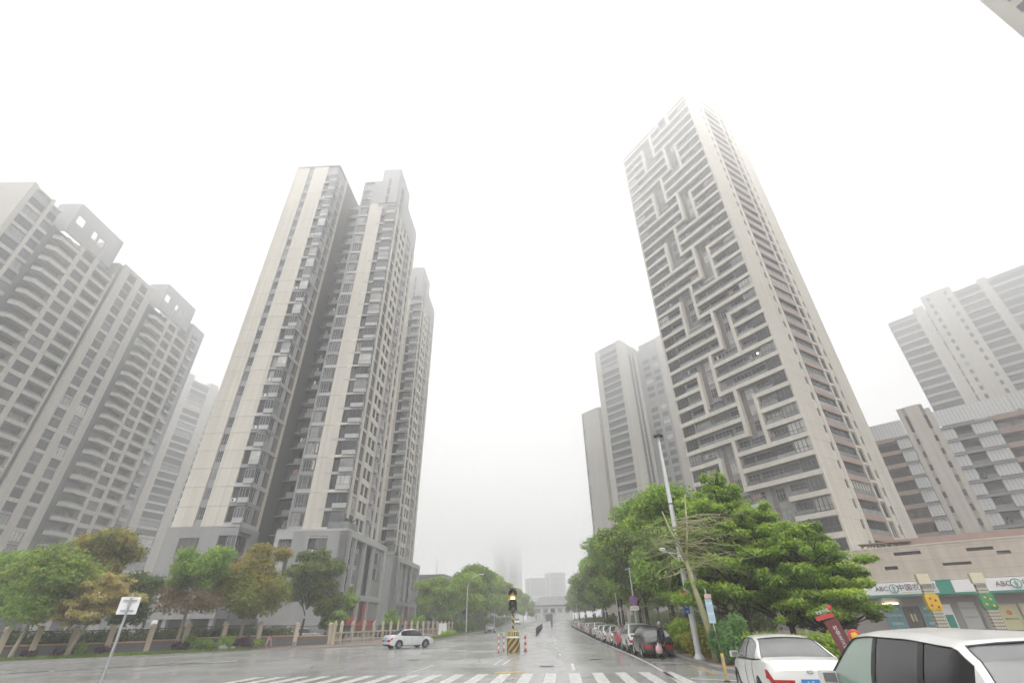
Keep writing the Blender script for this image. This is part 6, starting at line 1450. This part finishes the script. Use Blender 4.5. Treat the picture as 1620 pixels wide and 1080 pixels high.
person('grey haired man in a navy jacket and dark trousers standing behind the black hatchback', (7.85, 29.8, 0), hd(-35), NAVY, DARKC, HAIRG, 'stand', 1.0)
q = MB(); n_ = 14
for (r, z), (r2, z2) in zip([(.10, 0), (.17, .03), (.19, .18), (.16, .32), (.05, .42)], [(.17, .03), (.19, .18), (.16, .32), (.05, .42), (.02, .50)]):
    pass
q.lathe([(.10, 0), (.17, .03), (.19, .17), (.16, .30), (.06, .40), (.02, .47)], mat('bag_plastic', (0.55, 0.36, 0.36), 0.5, 0.35, 7.0), 12, M=Matrix.Diagonal((1, .62, 1, 1))); 
tag(q.build('carrier_bag', loc=(7.58, 29.55, .30), smooth=True), 'pink and white plastic carrier bag hanging from the standing man', 'bag')
person('pedestrian in a dark top and pinkish trousers walking past the left pillars', (-22.9, 50.4, .15), hd(200), DARKC, PINKC, HAIRB, 'walk', .98)
person('motorcyclist in dark clothes riding toward the camera in mid street', (15.2 * .56, 131, gz(131) + .06), hd(184), DARKC, NAVY, HAIRB, 'ride', 1.0)
def motorbike():
    y = 131; R = thing('motorcycle', 'small motorcycle far down the middle of the street', 'motorcycle', (15.2 * .56, y, gz(y)), hd(184)); tm, rm = wheel_meshes(.29)
    for yy in (-.58, .66): w = link('wheel', tm, R, (0, yy, .29)); w.scale = (.5, 1, 1); link('rim', rm, w)
    q = MB(); q.prism([(-.12, -.7), (.12, -.7), (.14, .2), (-.14, .2)], .62, .82, RED); q.prism([(-.1, -.3), (.1, -.3), (.1, .3), (-.1, .3)], .3, .62, TRIM); q.prism([(-.16, .3), (.16, .3), (.1, .5), (-.1, .5)], .4, .98, RED); q.build('body', R)
    q = MB(); q.tube([(-.34, .44, 1.08), (0, .52, 1.04), (.34, .44, 1.08)], .018, TRIM); q.tube([(0, .5, 1.04), (0, .66, .3)], .03, GALV); q.build('handlebar', R); q = MB().lathe([(.08, 0), (.07, .05)], HEADL, 12).build('headlight', R); q.matrix_local = Matrix.Translation((0, .55, .92)) @ Matrix.Rotation(D2R(-90), 4, 'X')
motorbike()
# ------------------------------------------------------------------ fog
def volbox(name, x0, x1, y0, y1, z0, z1, dens, col=(0.86, 0.865, 0.87), g=0.1):
    m = bpy.data.materials.new(name); m.use_nodes = True; nt_ = m.node_tree; nt_.nodes.clear()
    v = nt_.nodes.new('ShaderNodeVolumePrincipled'); v.inputs['Color'].default_value = (*col, 1); v.inputs['Density'].default_value = dens; v.inputs['Anisotropy'].default_value = g
    o = nt_.nodes.new('ShaderNodeOutputMaterial'); nt_.links.new(v.outputs[0], o.inputs['Volume'])
    mb = MB(); mb.box(x0, x1, y0, y1, z0, z1, m)
    return tag(mb.build(name), kind='stuff')
volbox('haze', -800, 800, -540, 800, -2, 133.5, 0.0023, (0.80, 0.805, 0.81), 0.3)
volbox('low_cloud', -790, 790, -530, 790, 58, 133, 0.004)
volbox('low_cloud', -780, 780, -520, 780, 84, 132.5, 0.007)
volbox('low_cloud', -770, 770, -510, 770, 104, 132, 0.005)
